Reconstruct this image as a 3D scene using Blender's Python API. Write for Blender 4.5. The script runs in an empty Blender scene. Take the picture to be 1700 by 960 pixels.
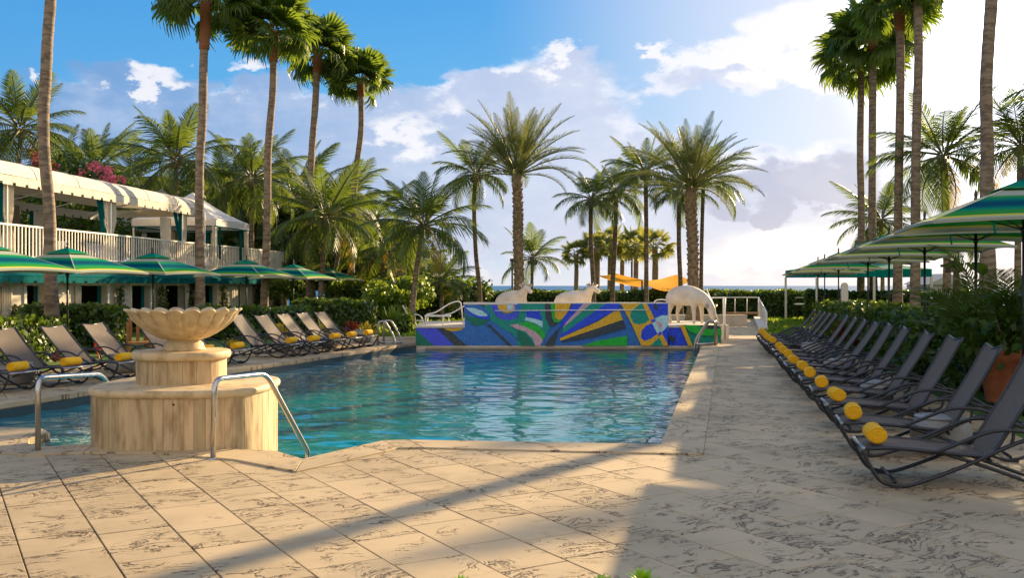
import bpy, math, random
import numpy as np
from mathutils import Vector, Matrix, Euler
from mathutils.geometry import tessellate_polygon
random.seed(7); RNG = np.random.default_rng(7)
C = bpy.context.scene.collection
S = bpy.context.scene
PI = math.pi
# ------------------------------------------------------------ camera
EYE = 1.65; F = 1600.0; HZ = 474.0
cam = bpy.data.cameras.new('camera'); camo = bpy.data.objects.new('camera', cam); C.objects.link(camo)
camo.location = (0, 0, EYE); camo.rotation_euler = (PI/2, 0, 0)
cam.sensor_width = 36; cam.lens = 36*F/1700; cam.shift_y = -6/1700; cam.clip_start = 0.1; cam.clip_end = 20000
S.camera = camo
def P(px, py, Y): return Vector(((px-850)*Y/F, Y, EYE-(py-HZ)*Y/F))
def G(px, py, z=0.0):
    Y = F*(EYE-z)/(py-HZ); return Vector(((px-850)*Y/F, Y, z))
# ------------------------------------------------------------ light, exposure
SUN_AZ, SUN_EL = math.radians(36), math.radians(17.5)
S.view_settings.view_transform = 'Standard'; S.view_settings.look = 'None'
S.view_settings.exposure = 1.5; S.view_settings.gamma = 1.0
sl = bpy.data.lights.new('sun', 'SUN'); sl.energy = 4.4; sl.angle = math.radians(0.5); sl.color = (1, .73, .40)
so = bpy.data.objects.new('sun', sl); C.objects.link(so)
sd = Vector((math.sin(SUN_AZ)*math.cos(SUN_EL), math.cos(SUN_AZ)*math.cos(SUN_EL), math.sin(SUN_EL)))
so.rotation_euler = sd.to_track_quat('Z', 'Y').to_euler(); so.location = (30, 40, 30)
def lin(r, g, b):
    f = lambda c: (c/255/12.92) if c/255 <= .04045 else ((c/255+.055)/1.055)**2.4
    return (f(r), f(g), f(b))
# ------------------------------------------------------------ world sky
class NT:
    def __init__(s, nt): s.nt = nt; s.n = nt.nodes; s.l = nt.links
    def node(s, t, **k):
        n = s.n.new(t)
        for a, b in k.items(): setattr(n, a, b)
        return n
    def put(s, sock, v):
        if hasattr(v, 'is_output') or isinstance(v, bpy.types.NodeSocket): s.l.new(v, sock)
        else: sock.default_value = v
    def m(s, op, a, b=None, c=None, clamp=False):
        n = s.node('ShaderNodeMath', operation=op, use_clamp=clamp); s.put(n.inputs[0], a)
        if b is not None: s.put(n.inputs[1], b)
        if c is not None: s.put(n.inputs[2], c)
        return n.outputs[0]
    def mix(s, f, a, b, blend='MIX'):
        n = s.node('ShaderNodeMix', data_type='RGBA', blend_type=blend); s.put(n.inputs[0], f)
        s.put(n.inputs[6], a if not isinstance(a, tuple) else (*a[:3], 1)); s.put(n.inputs[7], b if not isinstance(b, tuple) else (*b[:3], 1))
        return n.outputs[2]
    def ss(s, v, a, b, c=0., d=1.):
        n = s.node('ShaderNodeMapRange', interpolation_type='SMOOTHSTEP'); s.put(n.inputs[0], v)
        for i, x in enumerate((a, b, c, d)): n.inputs[i+1].default_value = x
        return n.outputs[0]
    def noise(s, vec, scale, detail=4, rough=.55, dist=0., dim='3D'):
        n = s.node('ShaderNodeTexNoise', noise_dimensions=dim); s.put(n.inputs['Vector'], vec)
        n.inputs['Scale'].default_value = scale; n.inputs['Detail'].default_value = detail
        n.inputs['Roughness'].default_value = rough; n.inputs['Distortion'].default_value = dist
        return n.outputs[0], n.outputs[1]
    def ramp(s, v, stops, interp='LINEAR'):
        n = s.node('ShaderNodeValToRGB'); s.put(n.inputs[0], v); e = n.color_ramp; e.interpolation = interp
        while len(e.elements) < len(stops): e.elements.new(0.5)
        for el, (p, c) in zip(e.elements, stops): el.position = p; el.color = (*c[:3], 1)
        return n.outputs[0]
W = bpy.data.worlds.new('World'); S.world = W; W.use_nodes = True
w = NT(W.node_tree); w.n.clear()
tc = w.node('ShaderNodeTexCoord').outputs['Generated']
sx = w.node('ShaderNodeSeparateXYZ'); w.l.new(tc, sx.inputs[0]); X_, Y_, Z_ = sx.outputs
az = w.m('ARCTAN2', X_, Y_); el = w.m('ARCSINE', Z_)
cv = w.node('ShaderNodeCombineXYZ'); w.put(cv.inputs[0], az); w.put(cv.inputs[1], w.m('MULTIPLY', el, 1.7)); cvv = cv.outputs[0]
n1, n1c = w.noise(cvv, 5.5, 7, .58); n2, _ = w.noise(cvv, 16, 6, .6); n3, _ = w.noise(cvv, 2.2, 3, .5)
azd = w.m('ADD', az, w.m('MULTIPLY', w.m('SUBTRACT', n1, .5), .22)); eld = w.m('ADD', el, w.m('MULTIPLY', w.m('SUBTRACT', n2, .5), .10))
def pxa(px, py):
    a = math.atan((px-850)/F); return a, math.atan((HZ-py)/F*math.cos(a))
def blobs(lst):
    tot = None
    for px, py, rx, ry, st in lst:
        a, e = pxa(px, py)
        u = w.m('DIVIDE', w.m('SUBTRACT', azd, a), rx/F); v = w.m('DIVIDE', w.m('SUBTRACT', eld, e), ry/F)
        g = w.m('MULTIPLY', w.m('EXPONENT', w.m('MULTIPLY', w.m('ADD', w.m('MULTIPLY', u, u), w.m('MULTIPLY', v, v)), -1.0)), st)
        tot = g if tot is None else w.m('ADD', tot, g)
    return tot
sunang = w.node('ShaderNodeVectorMath', operation='DOT_PRODUCT'); w.l.new(tc, sunang.inputs[0]); sunang.inputs[1].default_value = tuple(sd)
sdot = sunang.outputs['Value']
blue = w.ramp(el, [(0.0, lin(200, 218, 240)), (.10, lin(150, 195, 238)), (.2, lin(84, 172, 232)), (.34, lin(46, 150, 226)), (1., lin(60, 130, 200))])
blue = w.mix(w.ss(az, -.1, -.6, 0, .30), blue, lin(66, 140, 212))
glow = w.ss(sdot, .80, .98, 0, .9)
base = w.mix(glow, blue, lin(226, 231, 248))
# grey-blue cloud bank low on the left, lavender cloud in the middle
braw = w.m('ADD', blobs([(150, 300, 500, 120, .9), (620, 280, 280, 120, 1.0), (850, 200, 130, 90, .9), (1100, 350, 420, 140, .9), (420, 190, 80, 50, .6), (250, 160, 60, 40, .6), (1180, 130, 160, 40, .55), (930, 110, 60, 40, .35)]), w.m('MULTIPLY', w.m('SUBTRACT', n1, .5), 1.25)); bank = w.ss(braw, .34, .64)
bankc = w.mix(w.ss(az, -.45, .12), lin(112, 158, 212), lin(198, 206, 232))
bankc = w.mix(w.ss(n2, .35, .7, 0, .35), bankc, lin(236, 236, 248))
col = w.mix(w.m('MULTIPLY', bank, .92), base, bankc)
rim = w.m('MULTIPLY', w.m('MULTIPLY', w.ss(braw, .40, .50), w.ss(braw, .68, .52)), w.ss(w.m('ADD', n2, w.m('MULTIPLY', az, .25)), .42, .60)); col = w.mix(w.m('MULTIPLY', rim, .75), col, lin(240, 240, 250))
hi = w.ss(w.m('ADD', blobs([(255, 118, 42, 22, .8), (285, 150, 40, 16, .7), (122, 142, 22, 14, .8), (415, 112, 40, 18, .75), (640, 205, 90, 26, .55), (735, 170, 45, 28, .55), (830, 120, 50, 32, .7), (915, 85, 50, 24, .8),
      (1080, 78, 40, 12, .7), (1200, 95, 110, 26, .8), (1330, 30, 80, 40, .8), (1420, 110, 150, 60, .8), (1380, 250, 110, 28, .6), (700, 240, 160, 40, .4), (1190, 440, 500, 40, .45), (1320, 400, 150, 50, .6)]),
      w.m('MULTIPLY', w.m('SUBTRACT', n2, .5), 1.5)), .38, .72)
col = w.mix(w.m('MULTIPLY', hi, .9), col, lin(248, 246, 251))
dk = w.ss(w.m('ADD', blobs([(1345, 302, 95, 42, 1.15), (1232, 298, 34, 24, 1.0), (1262, 358, 34, 18, .9), (1420, 330, 60, 30, .7), (1190, 330, 80, 40, .35), (1040, 330, 130, 40, .35), (560, 235, 120, 40, .3), (1300, 165, 110, 12, .45)]), w.m('MULTIPLY', w.m('SUBTRACT', n2, .5), 1.0)), .35, .8)
col = w.mix(w.m('MULTIPLY', dk, .75), col, lin(158, 166, 200))
hz = w.ss(el, .035, -.005); col = w.mix(w.m('MULTIPLY', hz, .6), col, lin(228, 228, 240))
back = w.m('MULTIPLY', w.ss(Y_, .35, -.45), w.ss(w.m('ADD', n1, w.m('MULTIPLY', n3, .6)), .62, .95)); fillc = w.mix(n2, tuple(x*1.45 for x in lin(214, 200, 188)), tuple(x*1.45 for x in lin(246, 226, 200))); col = w.mix(w.m('MULTIPLY', w.m('ADD', w.m('MULTIPLY', back, .35), w.m('MULTIPLY', w.ss(Y_, .35, -.45), .5)), w.ss(el, -.05, .05)), col, fillc)  # unseen warm clouds behind the camera, added and brightened as fill light
gl = w.m('MULTIPLY', w.m('POWER', w.ss(sdot, .945, 1.0), 1.2), 7.0); gv = w.node('ShaderNodeVectorMath', operation='SCALE'); w.l.new(col, gv.inputs[0]); w.l.new(w.m('ADD', gl, 1.0), gv.inputs['Scale']); col = gv.outputs[0]  # sun halo outside the view, boosted to add fill and water glare
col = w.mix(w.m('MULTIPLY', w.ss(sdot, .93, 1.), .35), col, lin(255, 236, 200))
sky = w.node('ShaderNodeTexSky', sky_type='NISHITA', sun_disc=False, sun_elevation=SUN_EL, sun_rotation=SUN_AZ)
skc = w.node('ShaderNodeVectorMath', operation='SCALE'); w.l.new(sky.outputs[0], skc.inputs[0]); skc.inputs['Scale'].default_value = .22
col = w.mix(.06, col, skc.outputs[0])
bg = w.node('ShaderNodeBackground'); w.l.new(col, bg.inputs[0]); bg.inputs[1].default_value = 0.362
wo = w.node('ShaderNodeOutputWorld'); w.l.new(bg.outputs[0], wo.inputs[0])
# ------------------------------------------------------------ materials
M = {}
def mat(name, col, rough=.7, col2=None, scale=8., bump=0., metal=0., trans=0., tcol=None, isl=0., coord='Object', stretch=(1, 1, 1), detail=5, spec=.5, contrast=(.35, .65), coat=0., objvar=0.):
    m = bpy.data.materials.new(name); m.use_nodes = True; t = NT(m.node_tree); b = t.n['Principled BSDF']; out = t.n['Material Output']
    c = (*col[:3], 1); src = None
    if col2 is not None or bump:
        tcn = t.node('ShaderNodeTexCoord').outputs[coord]; mp = t.node('ShaderNodeMapping'); t.l.new(tcn, mp.inputs[0]); mp.inputs['Scale'].default_value = stretch
        nf, _ = t.noise(mp.outputs[0], scale, detail, .6)
        if col2 is not None: src = t.mix(t.ss(nf, *contrast), col, col2)
        if bump:
            bp = t.node('ShaderNodeBump'); bp.inputs['Strength'].default_value = bump; bp.inputs['Distance'].default_value = .02; t.l.new(nf, bp.inputs['Height']); t.l.new(bp.outputs[0], b.inputs['Normal'])
    if isl or objvar:
        if isl: rv = t.node('ShaderNodeNewGeometry').outputs['Random Per Island']; am = isl
        else: rv = t.node('ShaderNodeObjectInfo').outputs['Random']; am = objvar
        mul = t.m('ADD', t.m('MULTIPLY', rv, 2*am), 1-am)
        hs = t.node('ShaderNodeHueSaturation'); t.put(hs.inputs['Value'], mul); t.put(hs.inputs['Hue'], t.m('ADD', t.m('MULTIPLY', rv, -.05*am), .5+.025*am)); t.put(hs.inputs['Color'], src if src else c); src = hs.outputs[0]
    t.put(b.inputs['Base Color'], src if src else c)
    b.inputs['Roughness'].default_value = rough; b.inputs['Metallic'].default_value = metal; b.inputs['Specular IOR Level'].default_value = spec; b.inputs['Coat Weight'].default_value = coat
    if trans:
        tr = t.node('ShaderNodeBsdfTranslucent')
        if tcol: t.put(tr.inputs[0], (*tcol, 1))
        elif src: t.l.new(src, tr.inputs[0])
        else: t.put(tr.inputs[0], c)
        mx = t.node('ShaderNodeMixShader'); mx.inputs[0].default_value = trans; t.l.new(b.outputs[0], mx.inputs[1]); t.l.new(tr.outputs[0], mx.inputs[2]); t.l.new(mx.outputs[0], out.inputs[0])
    M[name] = m; return m
mat('stone', (.60, .44, .24), .68, (.30, .19, .085), 5, .5, stretch=(2.2, 2.2, .4), objvar=.2, contrast=(.38, .72), detail=8)
mat('stone_bowl', (.60, .46, .26), .65, (.38, .26, .12), 7, .35, contrast=(.42, .72), detail=8)
mat('steel', (.55, .52, .48), .22, metal=1.)
mat('steel_dull', (.42, .40, .38), .38, metal=1.)
mat('white_metal', (.80, .78, .72), .45)
mat('white_wall', (.64, .57, .46), .8, (.52, .46, .37), 2.5)
mat('sling', (.195, .150, .108), .6, (.14, .11, .08), 40, .15, trans=.25, tcol=(.30, .22, .13))
mat('frame', (.022, .024, .030), .32)
mat('towel', (.90, .50, .012), .95, (.80, .42, .008), 60, .6)
mat('drum', (.30, .29, .27), .6, (.24, .235, .22), 6, .1)
mat('trunk', (.30, .22, .155), .9, (.15, .11, .078), 5, .8, stretch=(.7, .7, 2.6), contrast=(.42, .6))
mat('trunk_red', (.34, .13, .05), .85, (.2, .08, .04), 10, .6, stretch=(1, 1, 4))
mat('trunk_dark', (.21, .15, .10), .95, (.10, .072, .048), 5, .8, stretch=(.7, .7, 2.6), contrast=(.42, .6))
mat('boots', (.32, .23, .14), .9, (.18, .12, .07), 9, .5, isl=.3)
mat('frond_fan', (.055, .105, .016), .45, trans=.42, tcol=(.24, .34, .03), isl=.3)
mat('frond_coco', (.05, .095, .016), .42, trans=.38, tcol=(.21, .28, .03), isl=.3)
mat('frond_date', (.075, .10, .035), .45, trans=.34, tcol=(.25, .28, .06), isl=.25)
mat('frond_sabal', (.10, .14, .03), .5, trans=.45, tcol=(.38, .38, .07), isl=.3)
mat('frond_yellow', (.30, .20, .03), .6, trans=.4, tcol=(.5, .32, .04), isl=.3)
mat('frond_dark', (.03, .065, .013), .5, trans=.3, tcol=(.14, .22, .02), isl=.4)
mat('rachis', (.16, .17, .05), .6)
mat('hedge_leaf', (.045, .10, .014), .38, trans=.30, tcol=(.20, .30, .02), isl=.45)
mat('hedge_bright', (.09, .16, .02), .4, trans=.35, tcol=(.32, .42, .03), isl=.4)
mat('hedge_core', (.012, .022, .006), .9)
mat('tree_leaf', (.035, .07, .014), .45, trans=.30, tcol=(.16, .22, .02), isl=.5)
mat('vine_leaf', (.05, .08, .02), .45, trans=.3, tcol=(.2, .25, .03), isl=.5)
mat('pink', (.72, .17, .24), .6, trans=.3, isl=.3)
mat('redleaf', (.26, .035, .015), .5, trans=.3, isl=.4)
mat('yellowleaf', (.45, .36, .03), .5, trans=.4, isl=.3)
mat('lime_leaf', (.26, .48, .03), .35, trans=.4, tcol=(.5, .7, .06), isl=.3)
mat('canvas', (.80, .73, .62), .8, (.74, .67, .56), 1.5, trans=.12, spec=.05)
mat('canvas_white', (.68, .69, .71), .8, trans=.15, spec=.05)
mat('curtain', (.74, .67, .54), .85, trans=.25)
mat('curtain_teal', (.005, .11, .12), .8, spec=.03)
mat('teal', (.0, .10, .11), .8, (.0, .08, .09), 3, spec=.03)
mat('tent_teal', (.0, .28, .25), .75, trans=.2, spec=.03)
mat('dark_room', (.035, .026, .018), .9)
mat('inner_wall', (.26, .24, .20), .9)
mat('slab', (.45, .40, .33), .85)
mat('pole', (.012, .016, .014), .4)
mat('wood', (.35, .17, .05), .6, (.24, .11, .03), 8, stretch=(1, 1, 6))
mat('terracotta', (.42, .13, .05), .75, (.32, .09, .035), 7, .1)
mat('sail', (.80, .36, .0), .8, trans=.3, tcol=(.75, .30, .0), spec=.03)
mat('cow', (.72, .64, .52), .55, (.60, .52, .41), 4, .1)
mat('red_plastic', (.6, .04, .02), .5)
mat('box_brown', (.05, .028, .018), .6)
mat('lawn', (.08, .16, .012), .8, (.055, .115, .01), 3.0, .5)
mat('soil', (.05, .035, .02), .95)
mat('grass_blade', (.12, .24, .015), .6, trans=.4, tcol=(.35, .45, .03), isl=.3)
mat('dune', (.30, .24, .16), .95, (.2, .18, .1), .4)
mat('beige_roof', (.42, .40, .37), .8)
mat('pool_edge', (.33, .30, .2), .6, (.24, .22, .14), 9, .2)
mat('pool_tile', (.03, .07, .08), .35, (.02, .05, .06), 30)
mat('rim_white', (.70, .66, .58), .7)
def stone_deck(name, c1, c2, dark):
    m = bpy.data.materials.new(name); m.use_nodes = True; t = NT(m.node_tree); b = t.n['Principled BSDF']
    uv = t.node('ShaderNodeUVMap', uv_map='uv').outputs[0]
    warp, wc = t.noise(uv, 2.2, 2, .5)
    ad = t.node('ShaderNodeVectorMath', operation='MULTIPLY_ADD'); t.l.new(wc, ad.inputs[0]); ad.inputs[1].default_value = (.55, .55, 0); t.l.new(uv, ad.inputs[2])
    st = t.node('ShaderNodeMapping'); st.inputs['Scale'].default_value = (1.0, 3.2, 1); t.l.new(ad.outputs[0], st.inputs[0])
    v1, _ = t.noise(st.outputs[0], 3.0, 3, .5)
    band = t.m('ABSOLUTE', t.m('SUBTRACT', v1, .5)); vein = t.ss(band, .042, .012)
    m2, _ = t.noise(uv, 2.7, 2, .5); tr_, _ = t.noise(uv, .21, 0, .5); mask = t.ss(t.m('ADD', m2, t.m('MULTIPLY', t.m('SUBTRACT', tr_, .5), .30)), .45, .56)
    pit, _ = t.noise(uv, 42, 3, .6); pits = t.ss(pit, .38, .55)
    vv = t.m('MULTIPLY', t.m('MULTIPLY', vein, mask), pits)
    p2, _ = t.noise(st.outputs[0], 9, 4, .65); sp = t.m('MULTIPLY', t.ss(p2, .58, .66), mask); vv = t.m('MAXIMUM', vv, t.m('MULTIPLY', sp, .8))
    big, _ = t.noise(uv, 1.3, 4, .6); fine, _ = t.noise(uv, 30, 3, .6)
    cc = t.mix(t.ss(t.m('ADD', t.m('MULTIPLY', big, .5), t.m('MULTIPLY', tr_, .5)), .34, .66), c1, c2); cc = t.mix(t.m('MULTIPLY', fine, .35), cc, tuple(x*.7 for x in c1))
    ob = t.node('ShaderNodeNewGeometry').outputs['Random Per Island']
    hs = t.node('ShaderNodeHueSaturation'); t.put(hs.inputs['Value'], t.m('ADD', t.m('MULTIPLY', ob, .16), .92)); t.l.new(cc, hs.inputs['Color'])
    wo_ = t.node('ShaderNodeTexCoord').outputs['Object']; ws, _ = t.noise(wo_, .45, 5, .62); wf, _ = t.noise(wo_, 3.5, 4, .6)
    st2 = t.m('MULTIPLY', t.ss(ws, .45, .68), t.m('ADD', t.m('MULTIPLY', wf, .5), .2)); cc = t.mix(st2, hs.outputs[0], tuple(x*.5 for x in c2))
    cc = t.mix(t.m('MULTIPLY', vv, .88), cc, dark)
    t.l.new(cc, b.inputs['Base Color']); b.inputs['Roughness'].default_value = .62; b.inputs['Specular IOR Level'].default_value = .2
    hgt = t.m('SUBTRACT', t.m('MULTIPLY', fine, .12), vv); bp = t.node('ShaderNodeBump'); bp.inputs['Strength'].default_value = .7; bp.inputs['Distance'].default_value = .008
    t.l.new(hgt, bp.inputs['Height']); t.l.new(bp.outputs[0], b.inputs['Normal']); M[name] = m
stone_deck('paver', (.56, .435, .262), (.45, .35, .21), (.05, .034, .022))
mat('joint', (.06, .045, .03), .95, (.1, .08, .05), 12)
def water_mat():
    m = bpy.data.materials.new('pool_water'); m.use_nodes = True; t = NT(m.node_tree); b = t.n['Principled BSDF']
    o = t.node('ShaderNodeTexCoord').outputs['Object']
    big, _ = t.noise(o, .35, 3, .5); sml, _ = t.noise(o, 3, 3, .6)
    c = t.mix(t.ss(big, .3, .7), (.0, .13, .18), (.0, .23, .27)); c = t.mix(t.ss(sml, .45, .75, 0, .6), c, (.01, .34, .33))
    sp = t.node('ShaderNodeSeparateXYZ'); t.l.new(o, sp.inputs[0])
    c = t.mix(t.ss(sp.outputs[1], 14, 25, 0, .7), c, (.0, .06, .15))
    t.l.new(c, b.inputs['Base Color']); b.inputs['Roughness'].default_value = .03; b.inputs['IOR'].default_value = 2.5
    mp = t.node('ShaderNodeMapping'); mp.inputs['Scale'].default_value = (1, 1.7, 1); mp.inputs['Rotation'].default_value = (0, 0, .25); t.l.new(o, mp.inputs[0])
    a1, _ = t.noise(mp.outputs[0], 2.6, 2, .5, .4); a2, _ = t.noise(mp.outputs[0], 7.5, 2, .5, .3)
    h = t.m('ADD', a1, t.m('MULTIPLY', a2, .28)); bp = t.node('ShaderNodeBump'); bp.inputs['Strength'].default_value = .6; bp.inputs['Distance'].default_value = .012
    t.l.new(h, bp.inputs['Height']); t.l.new(bp.outputs[0], b.inputs['Normal']); M['pool_water'] = m
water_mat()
def sea_mat():
    m = bpy.data.materials.new('sea'); m.use_nodes = True; t = NT(m.node_tree); b = t.n['Principled BSDF']
    b.inputs['Base Color'].default_value = (.012, .13, .32, 1); b.inputs['Roughness'].default_value = .8; b.inputs['Specular IOR Level'].default_value = .06
    o = t.node('ShaderNodeTexCoord').outputs['Object']; n, _ = t.noise(o, .15, 4); bp = t.node('ShaderNodeBump'); bp.inputs['Strength'].default_value = 1.; bp.inputs['Distance'].default_value = 1.5
    t.l.new(n, bp.inputs['Height']); t.l.new(bp.outputs[0], b.inputs['Normal']); M['sea'] = m
sea_mat()
def umb_mat():
    m = bpy.data.materials.new('umbrella_cloth'); m.use_nodes = True; t = NT(m.node_tree); b = t.n['Principled BSDF']; out = t.n['Material Output']
    uv = t.node('ShaderNodeUVMap', uv_map='uv').outputs[0]; s = t.node('ShaderNodeSeparateXYZ'); t.l.new(uv, s.inputs[0])
    tl = (.0, .22, .15); bl = (.0, .075, .13); wh = (.40, .44, .37); gr = (.03, .28, .05); ye = (.60, .54, .08)
    c = t.ramp(s.outputs[1], [(0, bl), (.10, tl), (.20, tl), (.235, gr), (.27, wh), (.38, wh), (.43, gr), (.50, tl), (.58, bl), (.68, bl), (.75, tl), (.83, gr), (.905, gr), (.92, ye), (.95, ye), (.975, wh), (1., wh)])
    t.l.new(c, b.inputs['Base Color']); b.inputs['Roughness'].default_value = .85; b.inputs['Specular IOR Level'].default_value = .03
    tr = t.node('ShaderNodeBsdfTranslucent'); t.l.new(c, tr.inputs[0]); mx = t.node('ShaderNodeMixShader'); mx.inputs[0].default_value = .14
    t.l.new(b.outputs[0], mx.inputs[1]); t.l.new(tr.outputs[0], mx.inputs[2]); t.l.new(mx.outputs[0], out.inputs[0]); M['umb'] = m
umb_mat()
# ------------------------------------------------------------ mesh helpers
class MB:
    def __init__(s): s.v = []; s.f = []; s.mi = []; s.uv = []; s.cur = 0; s.sm = []
    def add(s, vs, fs, uv=None, smooth=False):
        o = len(s.v); s.v += [tuple(v) for v in vs]
        for f in fs:
            s.f.append([i+o for i in f]); s.mi.append(s.cur); s.sm.append(smooth)
            s.uv.append([uv[i] for i in f] if uv else None)
    def box(s, c, d, rz=0., ry=0., rx=0.):
        R = Euler((rx, ry, rz)).to_matrix(); c = Vector(c); h = Vector(d)/2
        vs = [c+R@Vector((x*h.x, y*h.y, z*h.z)) for x in (-1, 1) for y in (-1, 1) for z in (-1, 1)]
        s.add(vs, [(0, 1, 3, 2), (4, 6, 7, 5), (0, 4, 5, 1), (2, 3, 7, 6), (0, 2, 6, 4), (1, 5, 7, 3)])
    def prism(s, pts, z0, z1, uv=None, bottom=False):
        n = len(pts); vs = [(p[0], p[1], z1) for p in pts]+[(p[0], p[1], z0) for p in pts]
        u = None if uv is None else list(uv)+list(uv)
        fs = [tuple(range(n))]+[(i, i+n, (i+1) % n+n, (i+1) % n) for i in range(n)]
        if bottom: fs.append(tuple(range(2*n-1, n-1, -1)))
        s.add(vs, fs, u)
    def tube(s, pts, r, n=8, cap=True, rad=None):
        pts = [Vector(p) for p in pts]; rings = []; up = Vector((0, 0, 1)); N = len(pts)
        prev = None
        for i, p in enumerate(pts):
            d = (pts[min(i+1, N-1)]-pts[max(i-1, 0)]).normalized()
            if prev is None:
                a = d.orthogonal().normalized()
            else:
                a = (prev-d*prev.dot(d)).normalized()
            prev = a; b = d.cross(a); rr = rad[i] if rad else r
            rings.append([p+(a*math.cos(2*PI*k/n)+b*math.sin(2*PI*k/n))*rr for k in range(n)])
        vs = [q for R in rings for q in R]; fs = []
        for i in range(N-1):
            for k in range(n): fs.append((i*n+k, i*n+(k+1) % n, (i+1)*n+(k+1) % n, (i+1)*n+k))
        if cap: fs.append(tuple(range(n-1, -1, -1))); fs.append(tuple((N-1)*n+k for k in range(n)))
        s.add(vs, fs, smooth=True)
    def lathe(s, prof, n=32, c=(0, 0, 0), fn=None, a0=0., a1=2*PI):
        vs = []; full = abs(a1-a0-2*PI) < 1e-6; m = n if full else n+1
        for k in range(m):
            a = a0+(a1-a0)*k/n
            for j, (r, z) in enumerate(prof):
                if fn: r, z = fn(a, j, r, z)
                vs.append((c[0]+r*math.cos(a), c[1]+r*math.sin(a), c[2]+z))
        L = len(prof); fs = []
        for k in range(n):
            k2 = (k+1) % m
            for j in range(L-1): fs.append((k*L+j, k2*L+j, k2*L+j+1, k*L+j+1))
        s.add(vs, fs, smooth=True)
    def mesh(s, name, mats):
        me = bpy.data.meshes.new(name); me.from_pydata(s.v, [], s.f)
        mats = mats if isinstance(mats, (list, tuple)) else [mats]
        for m in mats: me.materials.append(M[m])
        me.polygons.foreach_set('material_index', s.mi); me.polygons.foreach_set('use_smooth', s.sm)
        if any(u is not None for u in s.uv):
            ul = me.uv_layers.new(name='uv'); data = []
            for f, u in zip(s.f, s.uv):
                for k in range(len(f)): data += list(u[k][:2]) if u else [0., 0.]
            ul.data.foreach_set('uv', data)
        me.update(); return me
    def build(s, name, mats, parent=None): return link(name, s.mesh(name, mats), parent)
def link(name, me, parent=None):
    o = bpy.data.objects.new(name, me); C.objects.link(o)
    if parent is not None: o.parent = parent
    return o
def tag(o, label=None, cat=None, group=None, kind=None):
    for k, v in (('label', label), ('category', cat), ('group', group), ('kind', kind)):
        if v: o[k] = v
    return o
def thing(name, label, cat, loc=(0, 0, 0), rz=0., group=None, scale=None):
    o = bpy.data.objects.new(name, None); C.objects.link(o); o.location = loc; o.rotation_euler = (0, 0, rz); o.empty_display_size = .2
    if scale: o.scale = scale
    return tag(o, label, cat, group)
def kids(o): return [c for c in bpy.data.objects if c.parent == o]
def dup(root, loc, rz, label, group=None):
    tree = TREES[root.name]
    r = root.copy(); C.objects.link(r); r.location = loc; r.rotation_euler = (0, 0, rz); r['label'] = label
    if group: r['group'] = group
    for ch, gs in tree:
        c = ch.copy(); C.objects.link(c); c.parent = r
        for g in gs: d = g.copy(); C.objects.link(d); d.parent = c
    return r
TREES = {}
def reg(root):
    ks = kids(root); TREES[root.name] = [(k, kids(k)) for k in ks]; return root
def smooth_path(pts, n=6, closed=False):
    pts = [Vector(p) for p in pts]; out = []; N = len(pts)
    for i in range(N-1):
        p0 = pts[max(i-1, 0)]; p1 = pts[i]; p2 = pts[i+1]; p3 = pts[min(i+2, N-1)]
        for k in range(n):
            t = k/n; out.append(.5*((2*p1)+(p2-p0)*t+(2*p0-5*p1+4*p2-p3)*t*t+(3*p1-p0-3*p2+p3)*t**3))
    out.append(pts[-1]); return out
def leaves(name, pts, nrm, size, matn, parent=None, aspect=1.8, jit=.8, kind='stuff', elong=None):
    """many small leaf quads at pts, facing roughly nrm"""
    N = len(pts); pts = np.asarray(pts, float); nrm = np.asarray(nrm, float)+RNG.normal(0, jit, (N, 3)); nrm /= np.linalg.norm(nrm, axis=1)[:, None]+1e-9
    t = RNG.normal(0, 1, (N, 3));
    if elong is not None: t = t*.5+np.asarray(elong)
    t -= nrm*np.sum(t*nrm, 1)[:, None]; t /= np.linalg.norm(t, axis=1)[:, None]+1e-9; b = np.cross(nrm, t)
    sz = size*RNG.uniform(.6, 1.35, N)[:, None]
    v = np.empty((N, 4, 3)); v[:, 0] = pts-t*sz*.5*aspect; v[:, 1] = pts+b*sz*.5+nrm*sz*.12; v[:, 2] = pts+t*sz*.5*aspect; v[:, 3] = pts-b*sz*.5+nrm*sz*.12
    me = bpy.data.meshes.new(name); me.vertices.add(N*4); me.vertices.foreach_set('co', v.ravel()); me.loops.add(N*4); me.loops.foreach_set('vertex_index', np.arange(N*4))
    me.polygons.add(N); me.polygons.foreach_set('loop_start', np.arange(0, N*4, 4))
    mats = matn if isinstance(matn, (list, tuple)) else [matn]
    for m in mats: me.materials.append(M[m])
    if len(mats) > 1: me.polygons.foreach_set('material_index', RNG.choice(len(mats), N, p=[1-.12*(len(mats)-1)]+[.12]*(len(mats)-1)).astype(np.int32))
    me.update(); me.validate(); o = link(name, me, parent)
    if kind: o['kind'] = kind
    return o
# ------------------------------------------------------------ ground, pool, deck
INN = [(-7.91, 10.4), (-6.6, 11.1), (-5.9, 11.12), (-5.35, 10.98), (-5.12, 10.68), (-5.15, 10.3), (-5.0, 9.95), (-4.75, 9.75), (-4.3, 9.95), (-3.5, 9.9), (-2.9, 9.65), (-2.32, 9.5), (-1.97, 9.07), (-1.54, 9.85), (-1.36, 10.15), (-1.1, 10.2), (1.53, 9.92), (5.47, 27.6), (-2.7, 27.6)]
OUT = [(-8.35, 10.2), (-6.6, 10.62), (-5.85, 10.65), (-5.65, 10.55), (-5.6, 10.45), (-5.6, 10.2), (-5.35, 9.62), (-4.7, 9.28), (-4.2, 9.45), (-3.5, 9.4), (-2.95, 9.2), (-2.6, 9.05), (-1.9, 8.47), (-1.25, 9.5), (-1.15, 9.7), (-.9, 9.72), (1.85, 9.33), (5.93, 27.6), (-3.18, 27.6)]
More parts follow.
